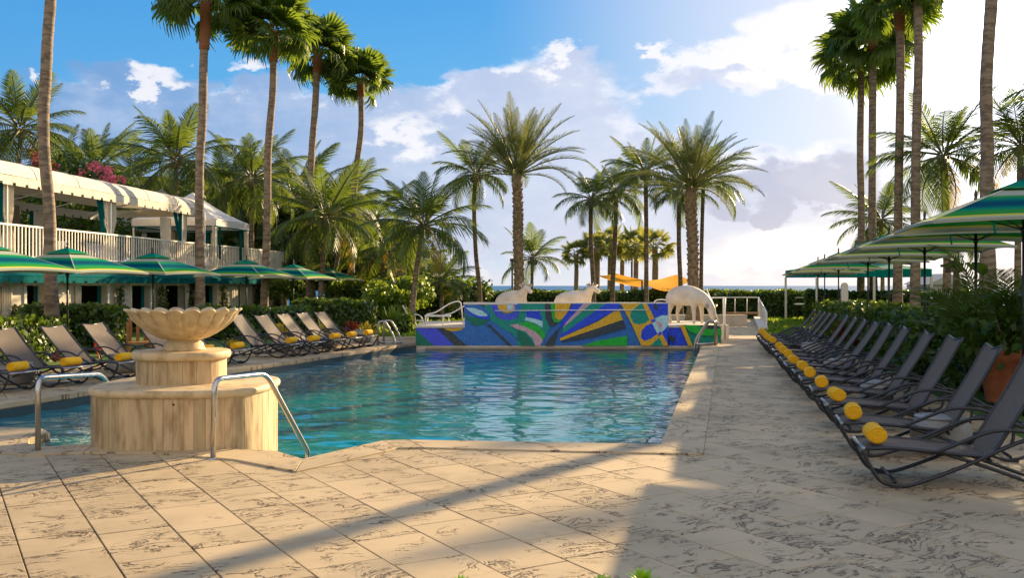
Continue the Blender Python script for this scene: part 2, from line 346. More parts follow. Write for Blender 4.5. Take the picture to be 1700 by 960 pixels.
def tris(poly):
    v = [Vector((*p, 0)) for p in poly]; return [[poly[i] for i in t] for t in tessellate_polygon([v])]
def ccw(p):
    a = sum(p[i][0]*p[(i+1) % len(p)][1]-p[(i+1) % len(p)][0]*p[i][1] for i in range(len(p))); return p if a > 0 else p[::-1]
def area(p): return abs(sum(p[i][0]*p[(i+1) % len(p)][1]-p[(i+1) % len(p)][0]*p[i][1] for i in range(len(p))))/2
def cut(poly, a, b):
    """split convex poly by line a->b: (left part, right part)"""
    nx, ny = -(b[1]-a[1]), b[0]-a[0]; L, R = [], []; n = len(poly)
    d = [(p[0]-a[0])*nx+(p[1]-a[1])*ny for p in poly]
    for i in range(n):
        p, q = poly[i], poly[(i+1) % n]; dp, dq = d[i], d[(i+1) % n]
        if dp >= 0: L.append(p)
        if dp <= 0: R.append(p)
        if dp*dq < 0:
            t = dp/(dp-dq); x = (p[0]+(q[0]-p[0])*t, p[1]+(q[1]-p[1])*t); L.append(x); R.append(x)
    return (L if len(L) > 2 else []), (R if len(R) > 2 else [])
OT = [ccw(t) for t in tris(OUT)]
def subtract(polys, trs):
    for T in trs:
        tx = [p[0] for p in T]; ty = [p[1] for p in T]; res = []
        for p in polys:
            if max(q[0] for q in p) < min(tx) or min(q[0] for q in p) > max(tx) or max(q[1] for q in p) < min(ty) or min(q[1] for q in p) > max(ty): res.append(p); continue
            cur = p; outs = []
            for i in range(3):
                L, R = cut(cur, T[i], T[(i+1) % 3])
                if R and area(R) > 1e-7: outs.append(R)
                cur = L
                if not cur or area(cur) < 1e-7: cur = []; break
            res += outs if cur else [p]
        polys = res
    return polys
def sheet(name, rect, z, matn, hole=True):
    x0, y0, x1, y1 = rect; polys = [[(x0, y0), (x1, y0), (x1, y1), (x0, y1)]]
    if hole: polys = subtract(polys, OT)
    m = MB()
    for p in polys: m.add([(q[0], q[1], z) for q in ccw(p)], [tuple(range(len(p)))])
    return tag(m.build(name, matn), kind='structure')
sheet('lawn', (-60, -30, 60, 64), -.05, 'lawn')
m = MB(); m.add([(-3000, 64, -.055), (3000, 64, -.055), (3000, 80, -.3), (-3000, 80, -.3), (3000, 120, -4.5), (-3000, 120, -4.5)], [(0, 1, 2, 3), (3, 2, 4, 5)])
m.add([(-3000, -300, -.055), (-60, -300, -.055), (-60, 64, -.055), (-3000, 64, -.055), (60, -300, -.055), (3000, -300, -.055), (3000, 64, -.055), (60, 64, -.055), (-60, -30, -.055), (60, -30, -.055)], [(0, 1, 2, 3), (4, 5, 6, 7), (1, 4, 9, 8)])
tag(m.build('beach_ground', 'dune'), kind='structure')
m = MB(); m.add([(-9000, 110, -4), (9000, 110, -4), (9000, 12000, -4), (-9000, 12000, -4)], [(0, 1, 2, 3)]); tag(m.build('sea', 'sea'), kind='structure')
# pool basin walls and water
m = MB(); n = len(INN)
for i in range(n):
    a, b = INN[i], INN[(i+1) % n]; m.cur = 0
    m.add([(a[0], a[1], -.055), (b[0], b[1], -.055), (b[0], b[1], -.6), (a[0], a[1], -.6)], [(0, 1, 2, 3)])
basin = tag(m.build('pool_wall', 'pool_tile'), kind='structure')
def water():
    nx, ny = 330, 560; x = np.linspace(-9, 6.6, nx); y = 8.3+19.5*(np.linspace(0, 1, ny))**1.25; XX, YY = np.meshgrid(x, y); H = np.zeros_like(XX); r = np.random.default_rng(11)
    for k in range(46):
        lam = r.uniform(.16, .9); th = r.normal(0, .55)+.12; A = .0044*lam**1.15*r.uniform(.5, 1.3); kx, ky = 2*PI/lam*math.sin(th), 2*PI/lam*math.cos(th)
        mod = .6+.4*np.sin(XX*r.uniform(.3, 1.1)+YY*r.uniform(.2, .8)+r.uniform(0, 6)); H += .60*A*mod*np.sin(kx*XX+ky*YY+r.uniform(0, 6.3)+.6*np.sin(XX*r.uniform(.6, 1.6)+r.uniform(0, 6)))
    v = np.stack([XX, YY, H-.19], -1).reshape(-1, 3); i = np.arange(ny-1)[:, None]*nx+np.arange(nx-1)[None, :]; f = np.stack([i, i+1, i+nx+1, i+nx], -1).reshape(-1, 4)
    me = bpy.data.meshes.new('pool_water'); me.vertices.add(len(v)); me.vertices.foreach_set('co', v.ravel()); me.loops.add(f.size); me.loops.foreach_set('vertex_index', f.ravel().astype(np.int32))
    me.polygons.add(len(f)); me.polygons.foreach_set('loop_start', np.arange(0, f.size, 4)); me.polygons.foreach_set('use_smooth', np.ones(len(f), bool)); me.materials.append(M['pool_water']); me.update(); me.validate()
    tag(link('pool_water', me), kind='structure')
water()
# coping stones
cop = MB(); cop.add([(x, y, -.19) for x, y in ccw(OUT)], [])
cop = MB()
copn = []
for i in range(n):
    a, b, c, d = Vector(INN[i]), Vector(INN[(i+1) % n]), Vector(OUT[(i+1) % n]), Vector(OUT[i])
    if i == n-2: continue
    k = max(1, round((b-a).length/1.75))
    for j in range(k):
        t0, t1 = j/k, (j+1)/k; g = .004/max((b-a).length, .3)
        q = [a.lerp(b, t0+g), a.lerp(b, t1-g), d.lerp(c, t1-g), d.lerp(c, t0+g)]; copn.append(q)
deckb = MB()
def halfclip(p, lines):
    for a, b in lines:
        p, _ = cut(p, a, b)
        if not p or area(p) < 1e-6: return []
    return p
# convex deck regions as lists of lines (keep left side)
def rline(x0, y0, sl): return ((x0, y0), (x0+sl, y0+1))       # up-going; keep left = smaller x
R1 = [((-12, 3.4), (12, 3.4)), rline(5.05, 8.2, .206), ((12, 31), (-12, 31)), ((-7.05-3.6+.301, 14.27), (-7.05-3.6, 13.27))]
R2 = [((-12, 31), (12, 31)), rline(9.28, 35.7, .237), ((30, 47.2), (-12, 47.2)), ((7.3+.224, 34.8), (7.3, 33.8))]
for R in (R1, R2):
    base = halfclip([(-30, -5), (40, -5), (40, 60), (-30, 60)], R)
    for p in subtract([base], OT): deckb.add([(q[0], q[1], -.016) for q in ccw(p)], [tuple(range(len(p)))])
deck = tag(deckb.build('deck', 'joint'), kind='structure')
def add_uv_prism(mb, poly, z0, z1, fr, off, bevel=True):
    uv = [(((q[0])*fr[0]+(q[1])*fr[1])+off[0], (-(q[0])*fr[1]+(q[1])*fr[0])+off[1]) for q in poly]; poly = list(poly)
    if bevel and area(poly) > .02:
        cx = sum(q[0] for q in poly)/len(poly); cy = sum(q[1] for q in poly)/len(poly); nn = len(poly)
        top = [(q[0]+(cx-q[0])*.012, q[1]+(cy-q[1])*.012) for q in poly]
        vs = [(q[0], q[1], z1) for q in top]+[(q[0], q[1], z1-.004) for q in poly]+[(q[0], q[1], z0) for q in poly]
        fs = [tuple(range(nn))]
        for L in (0, nn): fs += [(L+i, L+i+nn, L+(i+1) % nn+nn, L+(i+1) % nn) for i in range(nn)]
        mb.add(vs, fs, uv*3)
    else: mb.prism(poly, z0, z1, uv)
ta = math.radians(31); A_ = Vector((-math.sin(ta), math.cos(ta))); B_ = Vector((math.cos(ta), math.sin(ta)))
tiles = []; rr = random.Random(5); U = .465; GP = .0045
for ci in range(-60, 90):
    s = -40.+rr.random(); wide = 1
    while s < 60:
        L = rr.choice([.31, .465, .465, .62, .62, .78]); h = rr.uniform(-.0015, .0015)
        q = []
        for (u, v) in ((ci*U+GP, s+GP), ((ci+1)*U-GP, s+GP), ((ci+1)*U-GP, s+L-GP), (ci*U+GP, s+L-GP)):
            w_ = B_*u+A_*v; q.append((w_.x, w_.y))
        s += L; cx = sum(p[0] for p in q)/4; cy = sum(p[1] for p in q)/4
        if cx < -14 or cx > 16 or cy < 3 or cy > 48: continue
        for R in (R1, R2):
            p = halfclip(ccw(q), R)
            if not p: continue
            fr = subtract([p], OT); fr = [f for f in fr if area(f) > 1e-4]
            if fr: tiles.append((math.hypot(cx, cy), fr, (rr.uniform(0, 50), rr.uniform(0, 50)), rr.choice((1, -1)), h))
tiles.sort(key=lambda t: t[0] + (50 if abs(sum(q[0] for q in t[1][0])/len(t[1][0])) > .56*sum(q[1] for q in t[1][0])/len(t[1][0])+.5 else 0))
rest = MB()
NEAR = 285
for i, (d, fr, off, sg, h) in enumerate(tiles):
    mb = MB() if i < NEAR else rest
    for f in fr: add_uv_prism(mb, ccw(f), -.02, h, (B_.x*sg, B_.y*sg), off, len(fr) == 1)
    if i < NEAR: mb.build('paver', 'paver', deck)
o = rest.build('paver_field', 'paver', deck); o['kind'] = 'stuff'
for q in copn:
    mb = MB(); e = (q[1]-q[0]).normalized(); add_uv_prism(mb, ccw([tuple(p) for p in q]), -.075, .016, (e.x, e.y), (random.uniform(0, 50), random.uniform(0, 50)))
    mb.build('coping_stone', 'paver', deck)
# ------------------------------------------------------------ mosaic wall and cow platform
WY = 27.5
mw = thing('mosaic_wall', 'low wall with blue, green and yellow abstract mosaic at the far pool end', 'wall', (1.6, WY, 0))
def wx(px): return (px-850)*WY/F
def wz(py): return EYE-(py-HZ)*WY/F
m = MB()
for x0, x1, zt in ((wx(690), wx(771), wz(541)), (wx(1108), wx(1197), wz(540.5))):
    m.box(((x0+x1)/2-1.6, 1.75, (zt-.06-.9)/2), (x1-x0-.004, 3.5, zt-.06+.9))
m.box(((wx(771)+wx(1108))/2-1.6, .12, (wz(503)-.05-.9)/2), (wx(1108)-wx(771), .24, wz(503)-.05+.9))
m.box(((wx(771)+wx(1108))/2-1.6, 1.87, (.44-.9)/2), (wx(1108)-wx(771), 3.26, .44+.9))
m.build('core', 'white_wall', mw)
m = MB()
for x0, x1, zt in ((wx(690), wx(771), wz(541)), (wx(1108), wx(1197), wz(540.5))): m.box(((x0+x1)/2-1.6, 1.72, zt-.03), (x1-x0+.03, 3.52, .06))
m.build('platform_top', 'white_wall', mw)
m = MB(); m.box(((wx(771)+wx(1108))/2-1.6, .12, wz(503)-.02), (wx(1108)-wx(771)+.06, .3, .06)); m.box((wx(1108)-1.6+.012, .12, wz(522)), (.03, .28, 1.0)); m.build('wall_cap', 'rim_white', mw)
def mosaic_mat(name, c1, c2):
    m = bpy.data.materials.new(name); m.use_nodes = True; t = NT(m.node_tree); b = t.n['Principled BSDF']; o = t.node('ShaderNodeTexCoord').outputs['Object']
    mp = t.node('ShaderNodeMapping'); mp.inputs['Scale'].default_value = (1, .001, 1); t.l.new(o, mp.inputs[0])
    v = t.node('ShaderNodeTexVoronoi', feature='F1'); v.inputs['Scale'].default_value = 30; v.inputs['Randomness'].default_value = .45; t.l.new(mp.outputs[0], v.inputs['Vector'])
    e = t.node('ShaderNodeTexVoronoi', feature='DISTANCE_TO_EDGE'); e.inputs['Scale'].default_value = 24; e.inputs['Randomness'].default_value = .45; t.l.new(mp.outputs[0], e.inputs['Vector'])
    s = t.node('ShaderNodeSeparateColor'); t.l.new(v.outputs['Color'], s.inputs[0]); c = t.mix(s.outputs[0], tuple(x*.92 for x in c1), c2)
    c = t.mix(t.m('MULTIPLY', t.ss(e.outputs[0], .08, .02), .4), c, (.12, .12, .11)); t.l.new(c, b.inputs['Base Color']); t.put(b.inputs['Roughness'], t.m('ADD', t.m('MULTIPLY', s.outputs[1], .5), .2)); b.inputs['Specular IOR Level'].default_value = .35; M[name] = m
for k, (c, c2) in dict(mos_blue=((.008, .035, .44), (.012, .06, .55)), mos_mid=((.012, .085, .30), (.02, .13, .38)), mos_teal=((.0, .16, .14), (.0, .22, .16)), mos_dkgreen=((.0, .10, .07), (.0, .13, .08)), mos_green=((.0, .26, .02), (.01, .34, .03)), mos_gold=((.42, .25, .01), (.55, .33, .02)),
                    mos_black=((.012, .022, .03), (.03, .05, .06)), mos_pale=((.24, .45, .50), (.35, .55, .6)), mos_pink=((.34, .22, .26), (.44, .3, .33)), mos_violet=((.03, .045, .46), (.05, .075, .55))).items():
    mosaic_mat(k, tuple(x*1.6 for x in c), tuple(x*1.6 for x in c2))
bx = {'a': 685, 'b': 860, 'c': 1030}
def MP(pan, u, v): return (bx[pan]+u/9.444, 495+v/9.444)
def circ(pan, cx, cy, rx, ry, a0=0, a1=360, n=20, rot=0):
    r = math.radians(rot); o = []
    for k in range(n+1 if a1-a0 < 360 else n):
        a = math.radians(a0+(a1-a0)*k/n); x, y = rx*math.cos(a), ry*math.sin(a); o.append((cx+x*math.cos(r)-y*math.sin(r), cy+x*math.sin(r)+y*math.cos(r)))
    return o
BOT = 748; TOP = 88
patches = [  # (material, panel, points) painted back to front
 ('mos_mid', 'a', [(48, 445), (815, 445), (815, 90), (1660, 90), (1660, BOT), (48, BOT)]),
 ('mos_mid', 'b', [(-10, TOP), (1620, TOP), (1620, BOT), (-10, BOT)]),
 ('mos_mid', 'c', [(-10, TOP), (738, TOP), (738, BOT), (-10, BOT)]),
 ('mos_blue', 'c', [(738, 425), (1000, 425), (1130, BOT), (738, BOT)]),
 ('mos_teal', 'c', [(990, 425), (1578, 425), (1578, BOT), (1110, BOT)]),
 ('mos_violet', 'a', [(48, 448), (350, 448), (640, BOT), (340, BOT), (60, 500)]),
 ('mos_dkgreen', 'a', [(48, 490), (330, BOT), (48, BOT)]),
 ('mos_black', 'a', [(350, 448), (520, 448), (850, BOT), (660, BOT)]),
 ('mos_gold', 'a', circ('a', 645, 446, 165, 75, 0, 180)), ('mos_violet', 'a', circ('a', 640, 446, 85, 16, 0, 180)),
 ('mos_dkgreen', 'a', [(818, 240), (900, 300), (1200, 300), (1215, 330), (1130, 420), (1050, 440), (940, 425), (850, 345), (818, 270)]),
 ('mos_teal', 'a', [(1100, 90), (1660, 90), (1660, 660), (1560, 560), (1400, 470), (1230, 350), (1200, 270), (1110, 190)]),
 ('mos_black', 'a', [(960, 92), (1130, 92), (1120, 190), (1060, 160)]),
 ('mos_blue', 'a', circ('a', 1020, 215, 215, 85, 0, 360, 22, 25)), ('mos_mid', 'a', circ('a', 1030, 180, 190, 72, 0, 360, 22, 24)), ('mos_pale', 'a', [(830, 150), (960, 155), (1090, 200), (1175, 265), (1165, 285), (1050, 285), (940, 240), (870, 190)]),
 ('mos_violet', 'a', [(1230, 92), (1250, 180), (1300, 270), (1390, 330), (1490, 350), (1600, 325), (1660, 270), (1660, 92)]),
 ('mos_mid', 'a', [(1315, 92), (1330, 180), (1390, 250), (1490, 270), (1590, 240), (1640, 180), (1655, 92)]),
 ('mos_gold', 'a', [(1330, 92), (1345, 160), (1400, 215), (1480, 240), (1560, 220), (1580, 92)]), ('mos_pink', 'a', circ('a', 1540, 150, 65, 60)), ('mos_pale', 'a', circ('a', 1525, 135, 42, 42)),
 ('mos_black', 'a', [(1165, 415), (1200, 405), (1560, BOT), (1500, BOT)]),
 ('mos_teal', 'b', [(-10, TOP), (420, TOP), (450, 330), (500, 470), (330, BOT), (-10, BOT)]),
 ('mos_mid', 'b', [(-10, TOP), (45, TOP), (30, 240), (-10, 330)]),
 ('mos_green', 'b', [(-10, 380), (200, 380), (350, 460), (440, 590), (370, 690), (280, 700), (120, 470)]),
 ('mos_blue', 'b', [(130, 195), (330, 195), (385, 350), (240, 320), (130, 300)]), ('mos_pale', 'b', [(125, 300), (250, 322), (385, 365), (382, 465), (270, 395), (105, 345)]),
 ('mos_pink', 'b', [(-10, 410), (120, 455), (270, 530), (360, 610), (390, 660), (345, BOT), (270, BOT), (230, 640), (120, 530), (-10, 480)]),
 ('mos_pink', 'a', [(1520, 425), (1660, 405), (1660, 500)]),
 ('mos_dkgreen', 'b', [(-10, 500), (110, 560), (220, 680), (270, BOT), (60, BOT), (-10, 640)]),
 ('mos_black', 'b', [(420, TOP), (515, TOP), (520, 280), (560, 360), (620, 400), (540, 460), (470, 400), (430, 300)]),
 ('mos_green', 'b', [(512, TOP), (590, TOP), (570, 290), (600, 350), (700, 330), (640, 385), (570, 375), (530, 300)]),
 ('mos_gold', 'b', [(585, TOP), (840, TOP), (780, 220), (690, 330), (625, 345), (575, 300)]),
 ('mos_black', 'b', [(830, TOP), (880, TOP), (800, 210), (700, 320), (780, 210)]),
 ('mos_blue', 'b', [(870, TOP), (1040, TOP), (720, 420), (650, 480), (690, 340)]), ('mos_pink', 'b', [(1020, TOP), (1140, TOP), (700, 470), (740, 400)]),
 ('mos_teal', 'b', [(1140, TOP), (1400, TOP), (690, 570), (700, 470)]), ('mos_blue', 'b', [(1380, TOP), (1600, TOP), (1560, 190), (660, 630), (680, 570)]),
 ('mos_gold', 'b', [(1500, 210), (1585, 195), (1640, 340), (665, 670), (655, 630), (1250, 370)]), ('mos_black', 'b', [(1640, 345), (1690, 470), (1150, 620), (690, 690), (720, 660)]),
 ('mos_green', 'b', [(1710, 590), (1710, BOT), (1000, BOT), (1250, 670)]),
 ('mos_black', 'b', [(640, 470), (620, 560), (560, BOT), (420, BOT), (500, 620)]),
 ('mos_gold', 'c', [(5, TOP), (420, TOP), (530, 320), (620, 480), (750, BOT), (325, BOT), (160, 380)]),
 ('mos_teal', 'c', [(310, TOP), (340, TOP), (450, 340), (380, 395), (280, 415), (200, 390), (145, 290), (170, 200)]),
 ('mos_blue', 'c', [(410, TOP), (738, TOP), (738, 500), (660, 560), (540, 320)]),
 ('mos_blue', 'c', [(490, 395), (575, 560), (470, 640), (370, 670), (315, 620), (330, 510), (400, 430)]),
 ('mos_black', 'c', [(500, 130), (540, 80), (600, 130), (560, 200)]), ('mos_pale', 'c', [(535, 320), (640, 270), (738, 270), (738, 440), (640, 540), (575, 550), (490, 395), (545, 370)]),
 ('mos_pink', 'c', [(550, 365), (620, 370), (660, 430), (620, 500)]), ('mos_violet', 'c', [(470, 350), (530, 320), (550, 365), (490, 385)]), ('mos_violet', 'c', [(580, 560), (620, 510), (645, 560), (600, 600)]),
 ('mos_teal', 'c', [(465, BOT), (600, 620), (665, BOT)]), ('mos_gold', 'c', [(610, 590), (650, 560), (755, BOT), (665, BOT)]), ('mos_blue', 'c', [(650, 560), (740, 430), (740, BOT), (752, BOT)]),
 ('mos_gold', 'c', [(925, 425), (995, 425), (1125, BOT), (1060, BOT)]), ('mos_black', 'c', [(750, 620), (790, 575), (860, 630), (810, 705)]),
 ('mos_green', 'c', [(1000, 425), (1500, 425), (1578, 500), (1578, 590), (1350, 590), (1160, 560), (1050, 500)]), ('mos_black', 'c', [(1190, 425), (1500, 425), (1578, 470), (1380, 490)]),
]
for k, (mt, pan, pts) in enumerate(patches):
    pp = [MP(pan, u, v) for u, v in pts]; y = -.006-.0012*k; mb = MB()
    vv = [(wx(a)-1.6, y, wz(b)) for a, b in pp]
    if sum(vv[i][0]*vv[(i+1) % len(vv)][2]-vv[(i+1) % len(vv)][0]*vv[i][2] for i in range(len(vv))) < 0: vv = vv[::-1]
    tl = tessellate_polygon([[Vector(q) for q in vv]]); nn = len(vv)
    back = [(q[0], -.001, q[2]) for q in vv]
    mb.add(vv+back, [tuple(t) for t in tl]+[(i, i+nn, (i+1) % nn+nn, (i+1) % nn) for i in range(nn)]); mb.build('mosaic_field', mt, mw)
# waterfall pipe across the mosaic
m = MB(); m.tube([(wx(822)-1.6, -.10, wz(516)), (wx(1075)-1.6, -.10, wz(514.5))], .012); m.build('spray_pipe', 'white_metal', mw)
m = MB(); m.box(((wx(713)+wx(1155))/2-1.6, -.09, -.14), (wx(1160)-wx(705), .10, .03)); m.build('waterline_ledge', 'pool_edge', mw)
# ------------------------------------------------------------ cows
def cow(label, loc, rz, graze, sc=1.0):
    t = thing('cow_sculpture', label, 'cow sculpture', loc, rz, 'pale cow sculptures on the mosaic platform')
    V, E, R = [], [], []
    def ch(par, lst):
        for (x, y, z, rx, ry) in lst:
            V.append((x*sc, y*sc, z*sc)); R.append((rx*sc, ry*sc)); i = len(V)-1
            if par is not None: E.append((par, i))
            par = i
        return par
    sp0 = ch(None, [(-.68, 0, .86, .19, .20)]); a = ch(sp0, [(-.50, 0, .84, .29, .30)]); b = ch(a, [(-.12, 0, .80, .32, .33)]); c = ch(b, [(.2, 0, .82, .30, .32)]); d = ch(c, [(.46, 0, .86, .25, .29)])
    if graze: nk = ch(d, [(.64, 0, .74, .15, .18), (.80, .0, .60, .12, .14), (.92, 0, .46, .14, .12), (.97, 0, .28, .10, .10), (1.0, 0, .14, .095, .085)]); hp = Vector((.91, 0, .50)); hd = Vector((.06, 0, -.3))
    else: nk = ch(d, [(.60, 0, .99, .14, .17), (.74, 0, 1.14, .11, .13), (.84, 0, 1.21, .10, .10), (.98, 0, 1.13, .075, .075), (1.12, 0, 1.05, .062, .058)]); hp = Vector((.80, 0, 1.25)); hd = Vector((.3, 0, -.15))
    for s in (-1, 1):
        ch(a, [(-.47, s*.19, .60, .13, .15), (-.50, s*.17, .46, .07, .085), (-.56, s*.17, .30, .052, .058), (-.53, s*.17, .10, .043, .043), (-.51, s*.17, .0, .055, .06)])
        ch(d, [(.40, s*.17, .58, .11, .12), (.40, s*.16, .42, .065, .07), (.41, s*.16, .24, .05, .054), (.41, s*.16, .08, .043, .043), (.43, s*.16, .0, .055, .06)])
    me = bpy.data.meshes.new('body'); me.from_pydata(V, E, []); me.materials.append(M['cow']); o = link('body', me, t)
    sk = o.modifiers.new('skin', 'SKIN'); sk.use_smooth_shade = True
    for i, r in enumerate(R): me.skin_vertices[0].data[i].radius = r
    me.skin_vertices[0].data[0].use_root = True
    ss = o.modifiers.new('sub', 'SUBSURF'); ss.levels = 2; ss.render_levels = 2
    for s in (-1, 1):
        m = MB(); p = hp*sc; e = Vector((-.02, s*.11, .0)); m.add([p+Vector((0, s*.05, .03)), p+Vector((.02, s*.16, .09))*sc, p+Vector((0, s*.28, .05))*sc, p+Vector((.03, s*.17, -.05))*sc, p+Vector((-.05, s*.15, .01))*sc], [(0, 1, 4), (1, 2, 4), (2, 3, 4), (3, 0, 4), (0, 3, 2, 1)], smooth=True); m.build('ear', 'cow', t)
        m = MB(); hb = p+Vector((-.02, s*.05, .05))*sc; m.tube(smooth_path([hb, hb+Vector((-.01, s*.04, .04))*sc, hb+Vector((.02, s*.05, .09))*sc], 3), .02, 6, rad=[.026, .024, .022, .019, .014, .009, .004]); m.build('horn', 'cow', t)
    m = MB(); m.tube(smooth_path([(-.75*sc, 0, .93*sc), (-.80*sc, 0, .7*sc), (-.78*sc, 0, .4*sc)], 4), .018, 6); m.build('tail', 'cow', t)
    m = MB(); m.lathe([(.001, -.12), (.07, -.10), (.11, -.02), (.10, .08)], 12, (-.32*sc, 0, .60*sc)); m.build('udder', 'cow', t)
    m = MB()
    for a_, b_ in ((-.37, -.05), (-.37, .05), (-.27, -.05), (-.27, .05)): m.tube([(a_*sc, b_, .53*sc), (a_*sc, b_, .43*sc)], .016, 6)
    m.build('teats', 'cow', t)
    return t
pz = wz(540.5)+.001
cow('pale cow sculpture grazing with lowered head on the lower right end of the mosaic wall', ((1141-850)*29.0/F, 29.0, pz), math.radians(-54), True, 1.04)
cow('pale cow sculpture with raised head near the left end behind the mosaic wall', (wx(850)*29.6/27.5, 29.6, .40), math.radians(-58), False, .98)
cow('pale cow sculpture with raised head above the middle of the mosaic wall', (wx(952)*29.6/27.5, 29.6, .40), math.radians(-48), False, .98)
# ------------------------------------------------------------ rails and ladders
def tubes(name, label, cat, lines, r, matn='steel', flanges=(), part='rail', group=None):
    o = Vector(lines[0][0]); t = thing(name, label, cat, (o.x, o.y, 0), 0, group)
    off = Vector((o.x, o.y, 0))
    for L in lines:
        m = MB(); m.tube([Vector(p)-off for p in L], r, 10); m.build(part, matn, t)
    for f in flanges:
        m = MB(); f = Vector(f)-off; m.lathe([(.001, .014), (.05, .014), (.062, .008), (.065, 0)], 16, tuple(f)); m.build('flange', matn, t)
    return t
def bend(pts, r=.12, n=5):
    pts = [Vector(p) for p in pts]; out = [pts[0]]
    for i in range(1, len(pts)-1):
        a, b, c = pts[i-1], pts[i], pts[i+1]; r1 = min(r, (a-b).length*.45, (c-b).length*.45); s = b+(a-b).normalized()*r1; e = b+(c-b).normalized()*r1
        for k in range(n+1): t = k/n; out.append(s*(1-t)**2+b*2*t*(1-t)+e*t*t)
    return out+[pts[-1]]
g1 = G(63, 751); tubes('handrail', 'bent steel pool handrail standing left of the stone fountain', 'handrail', [bend([g1, P(63, 628, g1.y), P(168, 621, 10.9), P(215, 690, 11.5)], .13)], .027, flanges=[g1])
g2 = G(354, 762); tubes('handrail', 'bent steel pool handrail before the fountain, slanting down into the water', 'handrail', [bend([g2, P(356, 630, g2.y), P(442, 621, 10.0), P(513, 754, 10.36), P(505, 775, 10.3)], .12)], .027, flanges=[g2])
YL = 26.4
tubes('pool_ladder', 'steel pool ladder on the left bank before the mosaic wall', 'ladder', [bend([P(627, 575, YL), P(627.5, 535, YL), P(639, 533, YL), P(657, 565, YL), P(657, 600, YL)], .3), bend([P(637, 573, YL+.5), P(637.5, 533, YL+.5), P(649, 532, YL+.5), P(668, 565, YL+.5), P(668, 598, YL+.5)], .3),
      [P(627, 569, YL), P(668, 569, YL+.1)], [P(637, 568, YL+.5), P(668, 570, YL+.5)]], .03, 'steel_dull')
YL = 26.2
tubes('pool_ladder', 'steel pool ladder at the right end of the mosaic wall below the grazing cow', 'ladder', [bend([P(1188, 577, YL), P(1187, 534, YL), P(1176, 532, YL), P(1153, 566, YL), P(1154, 590, YL)], .3), bend([P(1190, 574, YL+.5), P(1189, 533, YL+.5), P(1179, 531, YL+.5), P(1158, 563, YL+.5), P(1159, 588, YL+.5)], .3), [P(1188, 571, YL), P(1155, 572, YL)]], .032, 'steel_dull')
YL = 28.6
tubes('step_rail', 'white curved step railings at the left end of the mosaic wall', 'railing', [bend([P(707, 540, YL), P(706, 522, YL), P(722, 520, YL), P(748, 503, YL), P(765, 499, YL), P(769, 538, YL)], .25), bend([P(735, 540, 28.0), P(736, 523, 28), P(749, 521, 28), P(773, 507, 28), P(776, 516, 28)], .2)], .02, 'white_metal')
YL = 30
tubes('step_rail', 'low white curved railing behind the mosaic wall, left of the grazing cow', 'railing', [bend([P(1086, 520, YL), P(1086, 499, YL), P(1098, 497, YL), P(1124, 502, YL), P(1124, 530, YL)], .2)], .02, 'white_metal')
YB = 47
t = tubes('deck_railing', 'white metal railing round the far end of the right walkway', 'railing', [bend([P(1181, 494, YB), P(1259, 494, YB), P(1273, 520, 36.5), P(1272, 552, 35.2)], .3), [P(1181, 496, YB), P(1181, 532, YB)]], .032, 'white_metal')
o0 = t.location
for px in (1200, 1220, 1240, 1259):
    m = MB(); m.tube([P(px, 494, YB)-o0, P(px, 529, YB)-o0], .025, 6); m.build('post', 'white_metal', t)
for k in range(8):
    f = k/7; Yk = 47+(36-47)*f; a = P(1259+14*f, 495+25*f, Yk); m = MB(); m.tube([a-o0, Vector((a.x, a.y, -.02))-o0], .022, 6); m.build('baluster', 'white_metal', t)
m = MB()
for py in (519.5, 521.5): m.box(P((1205+1258)/2, py, 46.5)-o0, (53*46.5/F, .35, .03))
m.build('bench_board', 'wood', t)
m = MB(); a = G(1257, 530); b = G(1267, 549); m.box(((a.x+b.x)/2, (a.y+b.y)/2, .06), (.35, (a-b).length, .14), rz=-math.atan2(a.x-b.x, a.y-b.y)); tag(m.build('curb', 'rim_white'), kind='structure')
m = MB(); m.box((P(1150, 527, 40).x, 40, .18), (4.4, .4, .5)); tag(m.build('ledge_wall', 'white_wall'), 'low pale ledge wall behind the grazing cow', 'wall')
t = thing('gate_post', 'white block pier with slim steel post right of the grazing cow', 'pier', P(1202, 551, 29.6)*1, 0)
t.location.z = 0
for px in (1198.8, 1206.2):
    m = MB(); m.box(((px-1202)*29.6/F, 0, .22), (.09, .2, .44)); m.build('pier_block', 'rim_white', t)
m = MB(); m.tube([(0, 0, 0), (.02, 0, 1.27)], .035); m.tube([(.02, 0, 1.27), (-.4, .1, 1.27)], .02); m.tube([(-.15, 0, .5), (-.5, .2, 1.55)], .018); m.tube([(-.28, 0, .5), (-.72, .2, 1.5)], .018); m.build('post', 'white_metal', t)
# wrought iron chairs on the left lawn
def iron_chair(label, loc, rz):
    t = thing('garden_chair', label, 'chair', loc, rz, 'white wrought iron furniture on the lawn')
    for s in (-1, 1):
        m = MB(); m.tube(smooth_path([(-.28, s*.24, 0), (-.2, s*.24, .4), (-.45, s*.24, .95)], 4), .017, 6); m.build('rear_frame', 'white_metal', t)
        m = MB(); m.tube(smooth_path([(.24, s*.24, 0), (.24, s*.24, .42), (.1, s*.24, .62), (-.25, s*.24, .62)], 4), .017, 6); m.build('armrest', 'white_metal', t)
    m = MB(); 
    for k in range(7): y = -.24+.08*k; m.tube([(-.2, y, .42), (.26, y, .42)], .012, 5)
    m.build('seat', 'white_metal', t)
    m = MB()
    for k in range(7): y = -.24+.08*k; m.tube([(-.2, y, .42), (-.45, -y, .95)], .011, 5)
    for k in range(4): z = .5+.13*k; x = -.2-.25*(z-.4)/.55; m.tube([(x, -.24, z), (x, .24, z)], .012, 5)
    m.build('back_lattice', 'white_metal', t); return t
iron_chair('white lattice garden chair with raised back on the lawn left of the mosaic wall', (G(706, 545).x, 33.5, 0), math.radians(10))
